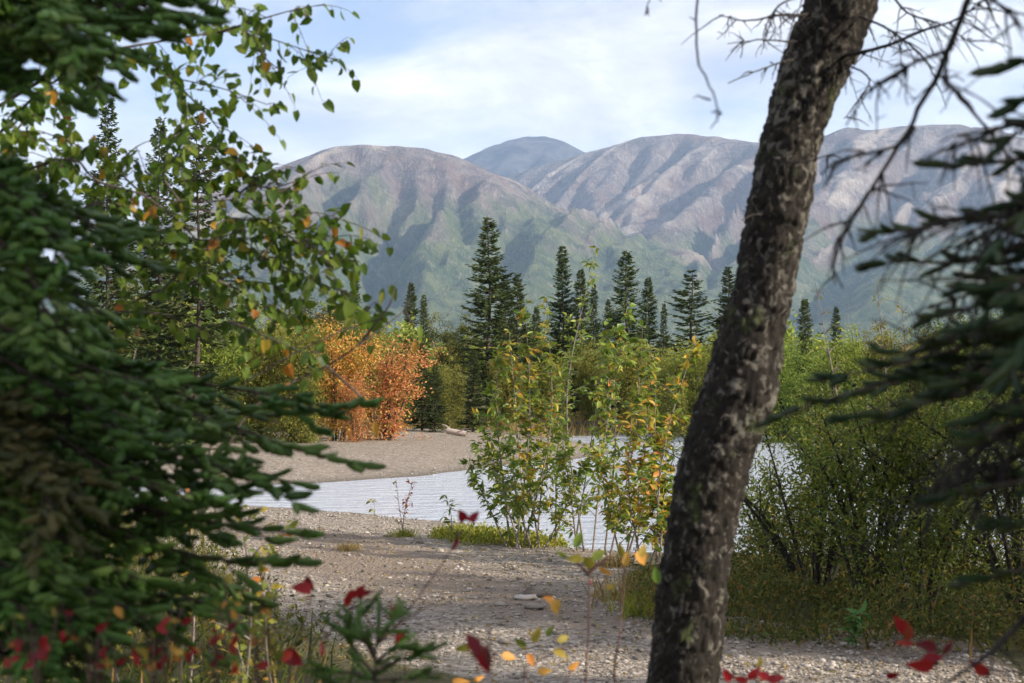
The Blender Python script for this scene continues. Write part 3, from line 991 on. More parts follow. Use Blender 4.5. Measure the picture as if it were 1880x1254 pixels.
def blades(rng, pos, h, lean=0.45):
    n = len(pos)
    d = unit(np.array([0, 0, 1.0]) + lean * rng.normal(size=(n, 3)) * (1, 1, 0.2))
    up = unit(rng.normal(size=(n, 3)) * (1, 1, 0.2))
    M = frames(d, up)
    s = h * rng.uniform(0.6, 1.3, n)
    tv = BLADE_V
    v = np.einsum('nij,kj->nki', M, tv) * s[:, None, None] + pos[:, None]
    o = (np.arange(n) * 5)[:, None]
    q = np.concatenate([o + np.array([[0, 1, 3]]), o + np.array([[1, 2, 3]]), o + np.array([[3, 2, 4]])], 1).reshape(-1, 3)
    return v.reshape(-1, 3), q


def on_ground(xy):
    return np.column_stack([xy, ground_z(xy)])


def in_poly(rng, poly_px, n, z=0.1):
    poly = np.array([gp(x, y, z)[:2] for x, y in poly_px])
    lo, hi = poly.min(0), poly.max(0)
    out = np.zeros((0, 2))
    while len(out) < n:
        q = rng.uniform(lo, hi, (n * 3, 2))
        out = np.vstack([out, q[poly_sd(q, poly) < 0.15 * rng.normal(size=len(q))]])
    return out[:n]


rng = np.random.default_rng(12)
q = in_poly(rng, [(560, 800), (560, 778), (1300, 772), (1300, 797), (1000, 800), (840, 790)], 15000)
top('dry_grass', [blades(rng, on_ground(q), 0.42)], M_DRYGRASS, 'tan dry grass along the far bank below the shrubs', 'grass', 'stuff')
q = in_poly(rng, [(790, 992), (830, 975), (920, 972), (1040, 990), (1000, 1008), (880, 1006)], 5000)
pos = on_ground(q) + np.abs(rng.normal(size=(5000, 1))) * [0, 0, 0.05]
top('low_herbs', [scatter(SIMPLE_V, SIMPLE_F, frames(unit(rdir(rng, 5000) + [0, 0, .7]), rdir(rng, 5000)), pos, rng.uniform(.025, .06, 5000))], M_MOSS,
    'bright yellow-green herbs carpeting the foot of the sapling clump', 'herbs', 'stuff')


def cover_patch(rng, poly, n, h, leaf, z=0.2):
    q = in_poly(rng, poly, n, z)
    hump = np.clip(0.5 + 1.2 * fbm(np.column_stack([q * 1.6, np.zeros(n)]), 3, 8), 0.12, 1.3)
    pos = on_ground(q)
    pos[:, 2] += h * hump * rng.random(n) ** 0.7
    d = unit(rdir(rng, n) + [0, 0, 0.5])
    return scatter(NARROW_V, SIMPLE_F, frames(d, unit(rdir(rng, n) + [0, 0, .8])), pos, leaf * rng.uniform(.6, 1.4, n))


top('ground_cover', [cover_patch(rng, [(1175, 1150), (1150, 1090), (1210, 1040), (1420, 1030), (1700, 1030), (2100, 1060), (2100, 1230), (1650, 1212), (1350, 1180)], 38000, 0.5, 0.045),
                     blades(rng, on_ground(in_poly(rng, [(1180, 1150), (1160, 1090), (1400, 1050), (2000, 1060), (2000, 1225), (1650, 1212), (1350, 1182)], 700, .2)), 0.22)],
    M_COVER, 'low green and yellowing ground cover under the right willows', 'ground cover', 'stuff')
top('undergrowth', [cover_patch(rng, [(-400, 960), (300, 930), (400, 960), (380, 1020), (450, 1100), (540, 1180), (640, 1254), (500, 1500), (-500, 1500)], 24000, 0.5, 0.05),
                    blades(rng, on_ground(in_poly(rng, [(-200, 980), (380, 985), (470, 1110), (600, 1220), (640, 1320), (0, 1500)], 900, .3)), 0.32)],
    M_COVER, 'tangled yellow-green undergrowth beneath the left spruce', 'undergrowth', 'stuff')
for k, (x, y, s) in enumerate([(1160, 1100, 1.0), (1190, 1130, 0.8), (640, 1010, 0.4), (740, 985, 0.5), (1130, 1040, .6)]):
    c = gpt(x, y)
    q = c[:2] + rng.normal(size=(260, 2)) * 0.16 * s
    top('grass_tuft', [blades(rng, on_ground(q), 0.22 * s)], M_DRYGRASS if k % 2 == 0 else M_MOSS,
        ['tan grass tuft at the gravel edge left of the trunk', 'yellow-green grass tuft touching the base of the leaning trunk', 'sparse dry tuft on the near gravel bar shore', 'small green tuft under the reddish shore seedling', 'dry tuft between saplings and trunk'][k], 'grass tuft', 'stuff')

q = in_poly(rng, [(300, 960), (600, 960), (900, 1000), (1180, 1060), (1300, 1200), (1700, 1260), (1000, 1400), (450, 1200)], 900, .2)
q = q[river_sd(q) > .3]
nq = len(q)
top('leaf_litter', [scatter(SIMPLE_V * (1, 1, 2.5), SIMPLE_F, frames(unit(rdir(rng, nq) * (1, 1, .2)), unit(rdir(rng, nq) * .35 + [0, 0, 1])), on_ground(q) + [0, 0, .018], rng.uniform(.02, .05, nq))], M_DRYGRASS,
    'scattered small fallen leaves lying on the near gravel', 'leaf litter', 'stuff')

# ------------------------------------------------------------------ plants with single leaves
LT = {'birch': leaf_tmpl(0.78, 0.12, 0.35, 1.0), 'lance': leaf_tmpl(0.36, 0.3, 0.3), 'oval': leaf_tmpl(0.55, 0.2, 0.35)}
LM = {}


def leaf_mesh(shape, mat):
    k = (shape, mat.name)
    if k not in LM:
        LM[k] = make_mesh('leaf', [LT[shape]], mat, True)
    return LM[k]


def add_leaf(parent, pos, d, up, size, me):
    o = bpy.data.objects.new('leaf', me)
    col.objects.link(o)
    o.parent = parent
    M = frames(np.array([d]), np.array([up]))[0] * size
    mat = Matrix.Identity(4)
    for i in range(3):
        for j in range(3):
            mat[i][j] = M[i, j]
        mat[i][3] = pos[i] - ORI[parent][i]
    o.matrix_basis = mat
    return o


def sapling(name, label, base, tip, rng, nleaf, lsize, mat, mat2=None, f2=0.0, shape='lance', r=0.011, bare=0.2, bushy=0.35, group=None, cat='sapling', wood=None, bend=0.1):
    """one slender stem with side shoots, every leaf an object of its own"""
    base, tip = np.array(base, float), np.array(tip, float)
    o = thing(name, base, label, cat, group)
    H = np.linalg.norm(tip - base)
    mid = (base + tip) / 2 + rng.normal(size=3) * bend * H * (0.5, 0.5, 0.1)
    path = spline([base, mid, tip], H / 16)
    wood = wood or M_GREYWOOD
    part('stem', [tube(path, np.linspace(r, 0.002, len(path)), 6)], wood, o, True)
    nodes, shoots = [], []
    ns = max(3, int(H * 7))
    for k in range(ns):
        t = bare + (1 - bare) * (k + rng.random()) / ns
        i = min(int(t * (len(path) - 1)), len(path) - 2)
        b = path[i]
        L = bushy * (1.08 - t) * rng.uniform(0.5, 1.2) + 0.05
        a = rng.uniform(0, 6.28)
        d = unit(np.array([math.cos(a), math.sin(a), rng.uniform(0.6, 1.4)]))
        s = np.linspace(0, 1, 6)[:, None]
        sh = b + d * L * s + np.array([0, 0, -0.12]) * L * s ** 2
        shoots.append(tube(sh, np.linspace(0.005, 0.0015, 6), 4))
        for j in range(1, 6):
            nodes.append((sh[j], d))
    for sh in shoots:
        part('shoot', [sh], wood, o, True)
    for i in range(int(len(path) * max(bare, .35)), len(path)):
        nodes.append((path[i], unit(path[min(i + 1, len(path) - 1)] - path[i - 1])))
        nodes.append((path[i], unit(path[min(i + 1, len(path) - 1)] - path[i - 1])))
    for k in range(min(nleaf, 300)):
        p, d = nodes[rng.integers(len(nodes))]
        dd = unit(rng.normal(size=3) * (0.9, 0.9, 0.5) + d * 0.4 + np.array([0, 0, -0.25]))
        up = unit(np.array([0, 0, 1.0]) + rng.normal(size=3) * 0.6)
        mm = mat2 if mat2 is not None and rng.random() < f2 else mat
        add_leaf(o, p + dd * 0.012, dd, up, lsize * rng.uniform(0.65, 1.3), leaf_mesh(shape, mm))
    return o


rng = np.random.default_rng(99)
SAPS = [  # base px, tip px, leaves, yellow share, bushiness, label
    ((938, 1003), (912, 640), 300, 0.10, 0.62, 'leafy sapling leaning to the left edge of the clump'),
    ((948, 1006), (965, 555), 300, 0.42, 0.51, 'sapling of the clump with drooping yellow and orange top leaves'),
    ((962, 1004), (1003, 545), 300, 0.45, 0.51, 'sapling with the topmost orange leaf cluster beside the tallest spruce'),
    ((955, 1008), (880, 760), 300, 0.03, 0.74, 'low green willow-leaved sapling spreading over the river at the clump edge'),
    ((975, 1006), (940, 800), 300, 0.03, 0.74, 'short dense green sapling at the foot of the clump'),
    ((985, 1004), (1045, 700), 300, 0.10, 0.68, 'green sapling leaning out of the clump toward the trunk'),
    ((1072, 1012), (1095, 455), 300, 0.04, 0.53, 'tallest green sapling, its thin tip standing above the spruces'),
    ((1088, 1014), (1155, 560), 300, 0.10, 0.68, 'bushy green sapling right of the tallest green one'),
    ((1110, 1018), (1130, 640), 300, 0.2, 0.60, 'green sapling with few yellow leaves in front of the river bend'),
    ((1150, 1030), (1205, 700), 300, 0.72, 0.60, 'sapling with mostly yellow leaves left of the trunk'),
    ((1178, 1040), (1160, 760), 295, 0.85, 0.60, 'short orange-yellow sapling standing on the shore near the trunk'),
    ((1205, 1045), (1275, 630), 252, 0.75, 0.52, 'sapling with peach-orange top leaves against the trunk'),
    ((1060, 1012), (1030, 790), 300, 0.15, 0.68, 'low thin green sapling between the two sapling groups'),
    ((1210, 1050), (1225, 800), 272, 0.6, 0.60, 'low yellow-leaved shoot tight against the trunk at the shore'),
    ((930, 1004), (860, 850), 300, 0.02, 0.5, 'lowest green shoot over the water at the left foot of the clump'),
    ((990, 1006), (985, 700), 300, 0.2, 0.45, 'green and yellow sapling in the middle of the clump'),
    ((1000, 1008), (1075, 850), 300, 0.1, 0.5, 'low arching green shoot at the right foot of the clump'),
    ((1120, 1022), (1180, 600), 300, 0.12, 0.55, 'bushy green sapling with broad leaves nearest the olive shrubs'),
    ((1140, 1026), (1100, 840), 300, 0.4, 0.5, 'low yellowing shoot in front of the river bend'),
    ((1190, 1042), (1240, 900), 250, 0.5, 0.45, 'knee-high yellow and green shoot at the foot of the trunk'),
    ((1020, 1000), (1050, 620), 300, 0.08, 0.5, 'green sapling just left of the tallest green one'),
    ((1055, 1004), (1115, 590), 300, 0.06, 0.5, 'green sapling close behind the tallest green one'),
    ((1150, 1020), (1195, 640), 280, 0.3, 0.5, 'yellow-green sapling before the open-branched spruce'),
    ((935, 995), (900, 700), 280, 0.12, 0.5, 'green sapling at the back of the clump below the tallest spruce'),
    ((965, 998), (935, 610), 260, 0.35, 0.4, 'yellowing sapling at the back of the clump'),
    ((1165, 1030), (1215, 800), 240, 0.6, 0.5, 'golden-leaved shoot in front of the bright water near the trunk'),
]
for k, (b, tp, nl, fy, bu, lab) in enumerate(SAPS):
    base = gpt(*b)
    d = base[1] + rng.uniform(-0.5, 0.5)
    sapling('poplar_sapling', lab, base, px(tp[0], tp[1], d), rng, nl, 0.086, M_SAP, M_SAPY, fy, 'lance' if k in (3, 4, 5) else ('oval' if k % 2 else 'lance'), 0.013, 0.12, bu, 'saplings on the near shore')
b = gpt(738, 985)
sapling('shore_seedling', 'small reddish seedling on the near shore in front of the water', b, px(757, 885, b[1]), rng, 46, 0.05, M_RED, M_ORANGE, .5, 'oval', .005, .15, .14, None, 'seedling', M_REDWOOD)
b = gpt(742, 985)
sapling('shore_seedling', 'bare thin whip next to the reddish seedling', b, px(727, 880, b[1]), rng, 8, 0.05, M_YG, None, 0, 'oval', .005, .15, .08, None, 'seedling')
b = gpt(828, 990)
sapling('shore_seedling', 'small drooping green seedling left of the sapling clump', b, px(818, 908, b[1]), rng, 26, 0.09, M_SAP, None, 0, 'lance', .006, .3, .16, None, 'seedling')
b = gpt(690, 975)
sapling('shore_seedling', 'tiny pale-leaved sprig leaning over the waterline', b, px(686, 915, b[1]), rng, 12, 0.06, M_YG, None, 0, 'oval', .004, .3, .16, None, 'seedling')
b = gpt(1572, 1190)
o = sapling('forb', 'bright green leafy forb in front of the right willows', b, px(1572, 1128, b[1]), rng, 70, 0.075, M_FORB, None, 0, 'lance', .003, .1, .16, None, 'forb', M_REDWOOD)

# driftwood on the far bar
b0 = gpt(822, 800)
o = thing('driftwood_log', b0, 'bleached driftwood log lying on the far gravel bar', 'driftwood')
part('log', [tube(spline([b0 + [-0.02, 0, 0.16], b0 + [0.2, -.05, 0.13], b0 + [0.62, -.1, 0.05]], .06), np.linspace(0.13, 0.07, 11)[:len(spline([b0, b0 + [.2, 0, 0], b0 + [.62, 0, 0]], .06))] if False else 0.1, 9)], M_DRIFT, o, True)
part('broken_branch', [tube(np.array([b0 + [0.1, 0, .2], b0 + [-.1, .1, .34], b0 + [-.2, .15, .36]]), np.array([.04, .03, .015]), 6)], M_DRIFT, o, True)
part('broken_branch', [tube(np.array([b0 + [0.4, -.05, .1], b0 + [.5, -.2, .22], b0 + [.66, -.3, .24]]), np.array([.035, .025, .012]), 6)], M_DRIFT, o, True)
b0 = gpt(1050, 787)
o = thing('driftwood_log', b0, 'dark fallen log half hidden by saplings below the far grass', 'driftwood')
part('log', [tube(spline([b0 + [-1.3, 0, 0.2], b0 + [0, 0, .16], b0 + [1.5, .2, 0.2]], .25), 0.11, 8)], M_DEAD, o, True)
part('broken_branch', [tube(np.array([b0 + [0.4, 0, .2], b0 + [.6, -.1, .5], b0 + [.7, -.15, .62]]), np.array([.03, .02, .01]), 5)], M_DEAD, o, True)


# ------------------------------------------------------------------ willows on the right shore
def big_willow(name, label, x, yb, ytop, wid, seed, nst=11, clumps=260, per=19, leaf=0.046):
    rng = np.random.default_rng(seed)
    base = gpt(x, yb)
    base[2] -= 0.03
    H = px(x, ytop, base[1])[2] - base[2]
    o = thing(name, base, label, 'shrub', 'willows on the near right shore')
    cen = []
    for k in range(nst):
        a = rng.uniform(0, 2 * np.pi)
        r = wid * rng.uniform(0.3, 1.35)
        h = H * rng.uniform(0.62, 1.0) * (1 - 0.30 * (r / wid / 1.35) ** 2)
        p0 = base + [0.07 * math.cos(a), 0.07 * math.sin(a), 0]
        p2 = base + [r * math.cos(a), 0.8 * r * math.sin(a), h]
        mid = (p0 * 0.55 + p2 * 0.45) + [-.1 * r * math.cos(a), -.1 * r * math.sin(a), .12 * h] + rng.normal(size=3) * .06
        path = spline([p0, mid, p2], 0.12)
        ch = [tube(path, np.linspace(0.022, 0.004, len(path)), 6)]
        for j in range(clumps // nst):
            tt = 0.16 + 0.84 * rng.random() ** 0.85
            q = path[int(tt * (len(path) - 1))]
            L = wid * rng.uniform(0.1, 0.52) * (1.2 - tt)
            d = unit(np.array([math.cos(a), math.sin(a), .5]) * 0.5 + rng.normal(size=3) * (1, 1, .6) + [0, 0, .35])
            e = q + d * L
            ch.append(tube(np.array([q, (q + e) / 2 + [0, 0, .02], e]), np.array([0.006, 0.004, 0.0015]), 3))
            cen.append(e)
            cen.append((q + 2 * e) / 3)
        part('stem', ch, M_DEAD, o, True)
    cen = np.array(cen)
    cen = cen[(cen[:, 2] > base[2] + 0.15) & (rng.random(len(cen)) < np.clip(0.25 + (cen[:, 2] - base[2]) / H, 0, 1))]
    c = np.repeat(cen, per, 0)
    n = len(c)
    pos = c + rng.normal(size=(n, 3)) * 0.075 * rng.uniform(.6, 1.5, len(cen)).repeat(per)[:, None]
    d = unit(rdir(rng, n) + [0, 0, .1])
    part('foliage', [scatter(NARROW_V, SIMPLE_F, frames(d, unit(rdir(rng, n) + [0, 0, .6])), pos, leaf * rng.uniform(.7, 1.4, n))], M_WILLOW, o, kind='stuff')
    return o


big_willow('willow_shrub', 'dark-stemmed willow just right of the leaning trunk', 1500, 1085, 640, 1.0, 301)
big_willow('willow_shrub', 'wide willow with fanned bare stems in the middle of the right shore', 1600, 1110, 570, 1.25, 302, 13, 300)
big_willow('willow_shrub', 'tall willow behind the hanging dark spruce boughs', 1740, 1080, 545, 1.2, 303, 12, 300)
big_willow('willow_shrub', 'dense willow at the frame edge on the right shore', 1880, 1120, 560, 1.2, 304, 12, 320)
big_willow('willow_shrub', 'small willow under the dark boughs close to the track', 1690, 1140, 800, 0.8, 305, 9, 160)
big_willow('willow_shrub', 'low olive willow between the trunk and the fanned willow', 1430, 1060, 800, 0.6, 306, 8, 130)
# leafless willow tips above the water on the right
for k, (x, yb, xt, yt, lab) in enumerate([(1560, 1090, 1495, 510, 'long thin willow whip with few leaves beside the trunk'), (1640, 1100, 1610, 520, 'bare forked willow whip in front of the blue slope'), (1660, 1100, 1655, 540, 'bare willow whip right of the forked one')]):
    b = gpt(x, yb)
    sapling('willow_whip', lab, b, px(xt, yt, b[1] + 0.3), rng, 40, 0.05, M_WILLOW, M_YG, .3, 'lance', .012, .45, .3, None, 'willow whip', M_GREYWOOD)


# ------------------------------------------------------------------ the near spruces
def needles(rng, segs, dens, length, w, flat=0.0):
    """needle triangles along twig segments (p0, p1)"""
    segs = np.asarray(segs, float)
    p0, p1 = segs[:, :3], segs[:, 3:]
    L = np.linalg.norm(p1 - p0, axis=1)
    n = np.maximum(1, (L * dens).astype(int))
    idx = np.repeat(np.arange(len(segs)), n)
    t = rng.random(len(idx))[:, None]
    p = p0[idx] + (p1 - p0)[idx] * t
    a = unit(p1 - p0)[idx]
    r = unit(np.cross(a, rdir(rng, len(idx))))
    r[:, 2] += 0.25
    d = unit(a * rng.uniform(0.35, 0.8, (len(idx), 1)) + unit(r) * 0.85)
    ln = length * rng.uniform(0.7, 1.15, (len(idx), 1))
    s = unit(np.cross(d, rdir(rng, len(idx)))) * w
    v = np.stack([p - s, p + s, p + d * ln], 1).reshape(-1, 3)
    return v, np.arange(len(v)).reshape(-1, 3)


def sprig_cores(rng, sp, rad):
    """the packed needle body of every sprig: a curved spindle, all as one chunk"""
    sp = np.asarray(sp, float)
    p0, d, L = sp[:, :3], sp[:, 3:6], sp[:, 6:7]
    n = len(sp)
    bend = np.array([0, 0, 0.12]) + rng.normal(size=(n, 3)) * 0.07
    t = np.array([0.0, 0.12, 0.4, 0.75, 0.94, 1.0])
    rr = np.array([0.35, 0.85, 1.0, 0.9, 0.5, 0.05]) * rad
    c = p0[:, None] + (d * L)[:, None] * t[None, :, None] + (bend * L)[:, None] * (t ** 2)[None, :, None]
    u = unit(np.cross(d, rdir(rng, n)))
    w = np.cross(d, u)
    a = np.linspace(0, 2 * np.pi, 6, endpoint=False)
    ring = np.cos(a)[None, :, None] * u[:, None] + np.sin(a)[None, :, None] * w[:, None]
    rv = rr[None, :] * rng.uniform(0.8, 1.25, (n, 1))
    v = c[:, :, None] + rv[:, :, None, None] * ring[:, None] * rng.uniform(0.75, 1.25, (n, 6, 6, 1))
    i = np.arange(5)[:, None] * 6
    j = np.arange(6)[None]
    f = np.stack([i + j, i + (j + 1) % 6, i + 6 + (j + 1) % 6, i + 6 + j], -1).reshape(-1, 4)
    F_ = (f[None] + (np.arange(n) * 36)[:, None, None]).reshape(-1, 4)
    segs = np.concatenate([np.concatenate([c[:, k], c[:, k + 1]], 1) for k in range(1, 5)])
    return (v.reshape(-1, 3), F_), segs


def bough(rng, pts, width=1.0, dens=900, nlen=0.0135, nw=0.0011, spacing=0.03, first=0.1, sub=True, rad=0.008, core=0.0075, sl=0.05):
    path = spline(pts, 0.025)
    tot = np.linalg.norm(np.diff(path, axis=0), axis=1).sum()
    n = len(path)
    wood = [tube(path, np.linspace(rad, 0.0016, n), 5)]
    sp = []
    dirs = unit(np.gradient(path, axis=0))

    def sprig(p, d, L):
        sp.append(np.r_[p, d, L])
    sprig(path[-3], dirs[-1], sl * 1.5)
    k = max(6, int(tot / spacing))
    sg = 1
    for j in range(k):
        t = first + (0.985 - first) * (j + rng.random() * .8) / k
        i = min(int(t * (n - 1)), n - 2)
        d = dirs[i]
        h = unit(np.cross(d, [0, 0, 1.0]))
        sg = -sg
        L = width * (0.065 + 0.27 * min(tot, 1.0) * (1 - t) ** 0.75) * rng.uniform(0.6, 1.2)
        bd = unit(d * 0.9 + h * sg * rng.uniform(0.3, 0.95) + np.array([0, 0, rng.uniform(-0.4, 0.25)]) + rng.normal(size=3) * .12)
        if L < 0.085 or not sub:
            sprig(path[i], bd, np.clip(L, sl, sl * 1.8))
            continue
        m = max(3, int(L / 0.03) + 1)
        s = np.linspace(0, 1, m)[:, None]
        bp = path[i] + bd * L * s + np.array([0, 0, -0.35]) * L * s * (1 - 0.55 * s) + np.cumsum(rng.normal(size=(m, 3)) * .0035, 0)
        wood.append(tube(bp, np.linspace(0.0032, 0.0012, m), 3))
        ed = unit(bp[-1] - bp[-2])
        sprig(bp[-2], ed, sl * rng.uniform(1.1, 1.6))
        ns = max(2, int(L / 0.023))
        for q in range(ns):
            u = 0.2 + 0.78 * (q + rng.random()) / ns
            c = np.array([np.interp(u, s[:, 0], bp[:, z]) for z in range(3)])
            hh = unit(np.cross(bd, [0, 0, 1.0])) * (1 if q % 2 else -1)
            sd_ = unit(bd * 0.9 + hh * rng.uniform(.5, 1.15) + [0, 0, rng.uniform(-.3, .35)])
            sprig(c, sd_, sl * rng.uniform(.7, 1.4))
    ch, segs = sprig_cores(rng, sp, core)
    return wood, [ch, needles(rng, segs, dens, nlen, nw)]


def near_spruce(name, label, foot_, height, rtrunk, lst, mats, seed, group=None, width=1.0, dens=900, spacing=0.03, nw=0.0011, nlen=0.0135, core=0.0075, sl=0.05):
    rng = np.random.default_rng(seed)
    o = thing(name, foot_, label, 'spruce tree', group)
    zs = np.linspace(0, height, 14)
    part('trunk', [tube(np.column_stack([foot_[0] + .02 * np.sin(zs * 2), foot_[1] + .02 * np.cos(zs * 1.7), foot_[2] + zs]), np.linspace(rtrunk, 0.01, 14), 12)], M_WOOD, o, True)
    for spec in lst:
        pts, d0, d1, wf = spec[:4]
        mt = mats[spec[4]] if len(spec) > 4 else mats[0]
        k = len(pts)
        P_ = [px(x, y, d0 + (d1 - d0) * i / (k - 1)) for i, (x, y) in enumerate(pts)]
        zt = P_[0][2] + 0.06
        P_ = [np.array([foot_[0], foot_[1], zt])] + P_
        w, l = bough(rng, P_, width * wf, dens, nlen, nw, spacing, core=core, sl=sl)
        b = part('branch', w, M_WOOD, o, True)
        part('needles', l, mt, b, kind='stuff')
    return o


LB = [  # photo polyline, distance at its start and tip, width
    ([(-60, 30), (120, 20), (270, 10), (400, 45)], 3.2, 3.1, 0.8), ([(-60, 60), (100, 90), (180, 150), (150, 200)], 3.1, 2.9, 0.8),
    ([(-60, -10), (150, -10), (260, 20), (330, 80)], 3.3, 3.3, 0.7), ([(-60, 100), (40, 130), (120, 150), (160, 190)], 3.0, 2.8, 0.7),
    ([(-60, 10), (80, 40), (190, 80), (260, 110)], 3.1, 3.0, 0.8), ([(-60, -40), (130, -30), (260, -20), (380, 10)], 3.2, 3.2, 0.9),
    ([(-60, 40), (60, 60), (130, 100), (130, 150)], 2.9, 2.7, 0.8), ([(-60, -60), (60, -20), (120, 40), (180, 60)], 2.9, 2.7, .9), ([(-60, -80), (160, -70), (300, -50), (360, -20)], 3.3, 3.3, .9),
    ([(-60, 330), (60, 350), (150, 400), (230, 470)], 3.3, 3.1, 0.9), ([(-60, 370), (80, 420), (200, 470), (330, 500)], 3.4, 3.3, 0.7),
    ([(-60, 420), (60, 480), (150, 550), (240, 610)], 3.3, 3.1, 0.9), ([(-60, 480), (60, 560), (130, 610), (200, 640)], 3.2, 3.0, 0.9),
    ([(-60, 300), (20, 350), (80, 420), (120, 500)], 3.0, 2.8, 0.9), ([(-60, 400), (30, 470), (80, 560), (120, 640)], 2.9, 2.7, 0.9),
    ([(-60, 540), (60, 600), (140, 640), (220, 660)], 3.1, 3.0, 0.9), ([(-60, 350), (90, 380), (190, 400), (280, 440)], 3.5, 3.5, .7),
    ([(-60, 600), (120, 640), (300, 690), (470, 720), (600, 745), (695, 738)], 3.5, 3.4, 0.62), ([(-60, 620), (100, 680), (260, 730), (420, 780), (560, 830), (700, 860)], 3.4, 3.2, 0.62),
    ([(-60, 660), (120, 720), (260, 780), (390, 850), (500, 900), (575, 945)], 3.3, 3.1, 0.62), ([(-60, 620), (60, 690), (180, 760), (280, 830)], 3.1, 2.9, 0.8),
    ([(-60, 640), (150, 660), (320, 720), (430, 760), (560, 760)], 3.6, 3.6, .6), ([(-60, 690), (90, 790), (200, 860), (330, 900), (420, 930)], 3.2, 3.0, 0.75),
    ([(-60, 760), (150, 830), (330, 880), (450, 900), (540, 900)], 3.5, 3.4, .6), ([(-60, 700), (180, 790), (350, 840), (470, 870), (580, 895)], 3.4, 3.3, .55), ([(-60, 740), (40, 800), (90, 870), (120, 950)], 2.9, 2.7, 0.9, 1), ([(-60, 800), (50, 850), (90, 920), (100, 980)], 2.8, 2.6, 0.9, 1),
    ([(-60, 800), (120, 880), (260, 930), (400, 960), (590, 985)], 3.4, 3.3, 0.6), ([(-60, 850), (120, 930), (280, 1000), (430, 1030), (585, 1035)], 3.3, 3.2, 0.62),
    ([(-60, 880), (100, 980), (250, 1060), (380, 1110), (470, 1165)], 3.2, 3.0, 0.68), ([(-60, 930), (60, 1020), (180, 1090), (320, 1150)], 3.1, 2.9, 0.8),
    ([(-60, 980), (40, 1060), (120, 1130), (220, 1180)], 3.0, 2.8, 0.85), ([(-60, 900), (150, 960), (300, 1010), (420, 1080), (500, 1110)], 3.5, 3.4, 0.6),
    ([(-60, 1040), (20, 1100), (80, 1180), (120, 1260)], 2.9, 2.7, 0.9), ([(-60, 1120), (60, 1170), (150, 1230), (250, 1290)], 3.1, 2.9, .8), ([(-60, 1160), (40, 1230), (100, 1300)], 2.9, 2.8, .9), ([(-60, 1060), (150, 1120), (310, 1170), (420, 1225)], 3.3, 3.1, .65), ([(-60, 1010), (160, 1060), (330, 1100), (500, 1120)], 3.5, 3.4, .6), ([(-60, 830), (150, 900), (330, 950), (470, 940)], 3.5, 3.4, .6), ([(-60, 1000), (90, 1090), (200, 1170), (300, 1210)], 3.2, 3.1, .7), ([(-60, 860), (30, 940), (80, 1030), (130, 1080)], 2.9, 2.7, 0.9),
    ([(-60, 720), (100, 770), (220, 820), (330, 830), (430, 850)], 3.6, 3.5, 0.7), ([(-60, 560), (80, 640), (220, 690), (350, 700)], 3.0, 2.9, .7),
]
fl = px(-110, 700, 3.4)
near_spruce('spruce_tree', 'big dense spruce with drooping boughs filling the left frame edge', np.array([fl[0], 3.4, gz(fl[0], 3.4) - .03]), 5.2, 0.075, LB, [M_NEEDLE, M_NEEDLE_OLD], 501, None, 1.0, 900, 0.031, 0.0012, 0.0118, 0.0085, 0.044)

RB = [
    ([(2000, 150), (1930, 130), (1880, 110), (1815, 130)], 2.3, 2.3, 0.5), ([(2000, 240), (1930, 220), (1860, 250), (1800, 300)], 2.3, 2.3, 0.55),
    ([(2000, 300), (1900, 290), (1800, 300), (1690, 302)], 2.4, 2.5, 0.38), ([(2000, 380), (1900, 390), (1780, 400), (1680, 420), (1575, 432)], 2.4, 2.5, 0.40),
    ([(2000, 430), (1900, 440), (1780, 480), (1660, 480), (1570, 492)], 2.4, 2.5, 0.40), ([(2000, 520), (1900, 540), (1800, 560), (1680, 590)], 2.3, 2.3, 0.5),
    ([(2000, 580), (1880, 600), (1760, 640), (1640, 670), (1500, 700)], 2.3, 2.4, 0.5), ([(2000, 600), (1880, 630), (1740, 670), (1600, 710), (1470, 750), (1385, 787)], 2.4, 2.5, 0.40),
    ([(2000, 660), (1880, 690), (1740, 730), (1620, 760), (1530, 770)], 2.3, 2.3, 0.45), ([(2000, 460), (1920, 490), (1840, 540), (1780, 620)], 2.2, 2.1, 0.6),
    ([(2000, 340), (1930, 360), (1860, 420), (1810, 480)], 2.2, 2.1, 0.55), ([(2000, 700), (1920, 730), (1830, 790), (1760, 830)], 2.2, 2.1, 0.45),
    ([(2000, 560), (1930, 600), (1860, 680), (1820, 740)], 2.1, 2.0, 0.5), ([(2000, 860), (1900, 880), (1790, 900), (1690, 930)], 2.3, 2.3, .35), ([(2000, 620), (1900, 640), (1800, 690), (1700, 720)], 2.1, 2.1, .5), ([(2000, 500), (1920, 510), (1850, 510), (1740, 540)], 2.3, 2.3, .5),
    ([(2000, 560), (1900, 580), (1790, 600), (1690, 640), (1600, 650)], 2.5, 2.6, .45), ([(2000, 420), (1940, 400), (1870, 370), (1820, 380)], 2.2, 2.2, .5), ([(2000, 200), (1940, 170), (1880, 180), (1840, 210)], 2.2, 2.2, .5), ([(2000, 740), (1900, 760), (1820, 760), (1740, 790)], 2.2, 2.2, .5),
    ([(2000, 660), (1900, 670), (1780, 680), (1660, 700), (1560, 730)], 2.6, 2.7, .42), ([(2000, 540), (1940, 560), (1880, 620), (1860, 700)], 2.0, 1.9, .6), ([(2000, 900), (1930, 930), (1870, 960), (1800, 965)], 2.3, 2.3, .4), ([(2000, 1010), (1900, 1040), (1820, 1060), (1750, 1075)], 2.3, 2.3, .3),
]
fr = px(2080, 700, 2.35)
rsp = near_spruce('spruce_tree', 'dark out-of-focus spruce hanging sparse boughs in from the right frame edge', np.array([fr[0], 2.35, gz(fr[0], 2.35) - .03]), 6.0, 0.10, RB, [M_NEEDLE_DARK], 502, None, 1.3, 650, 0.034, 0.0012, 0.011, 0.0066, 0.042)


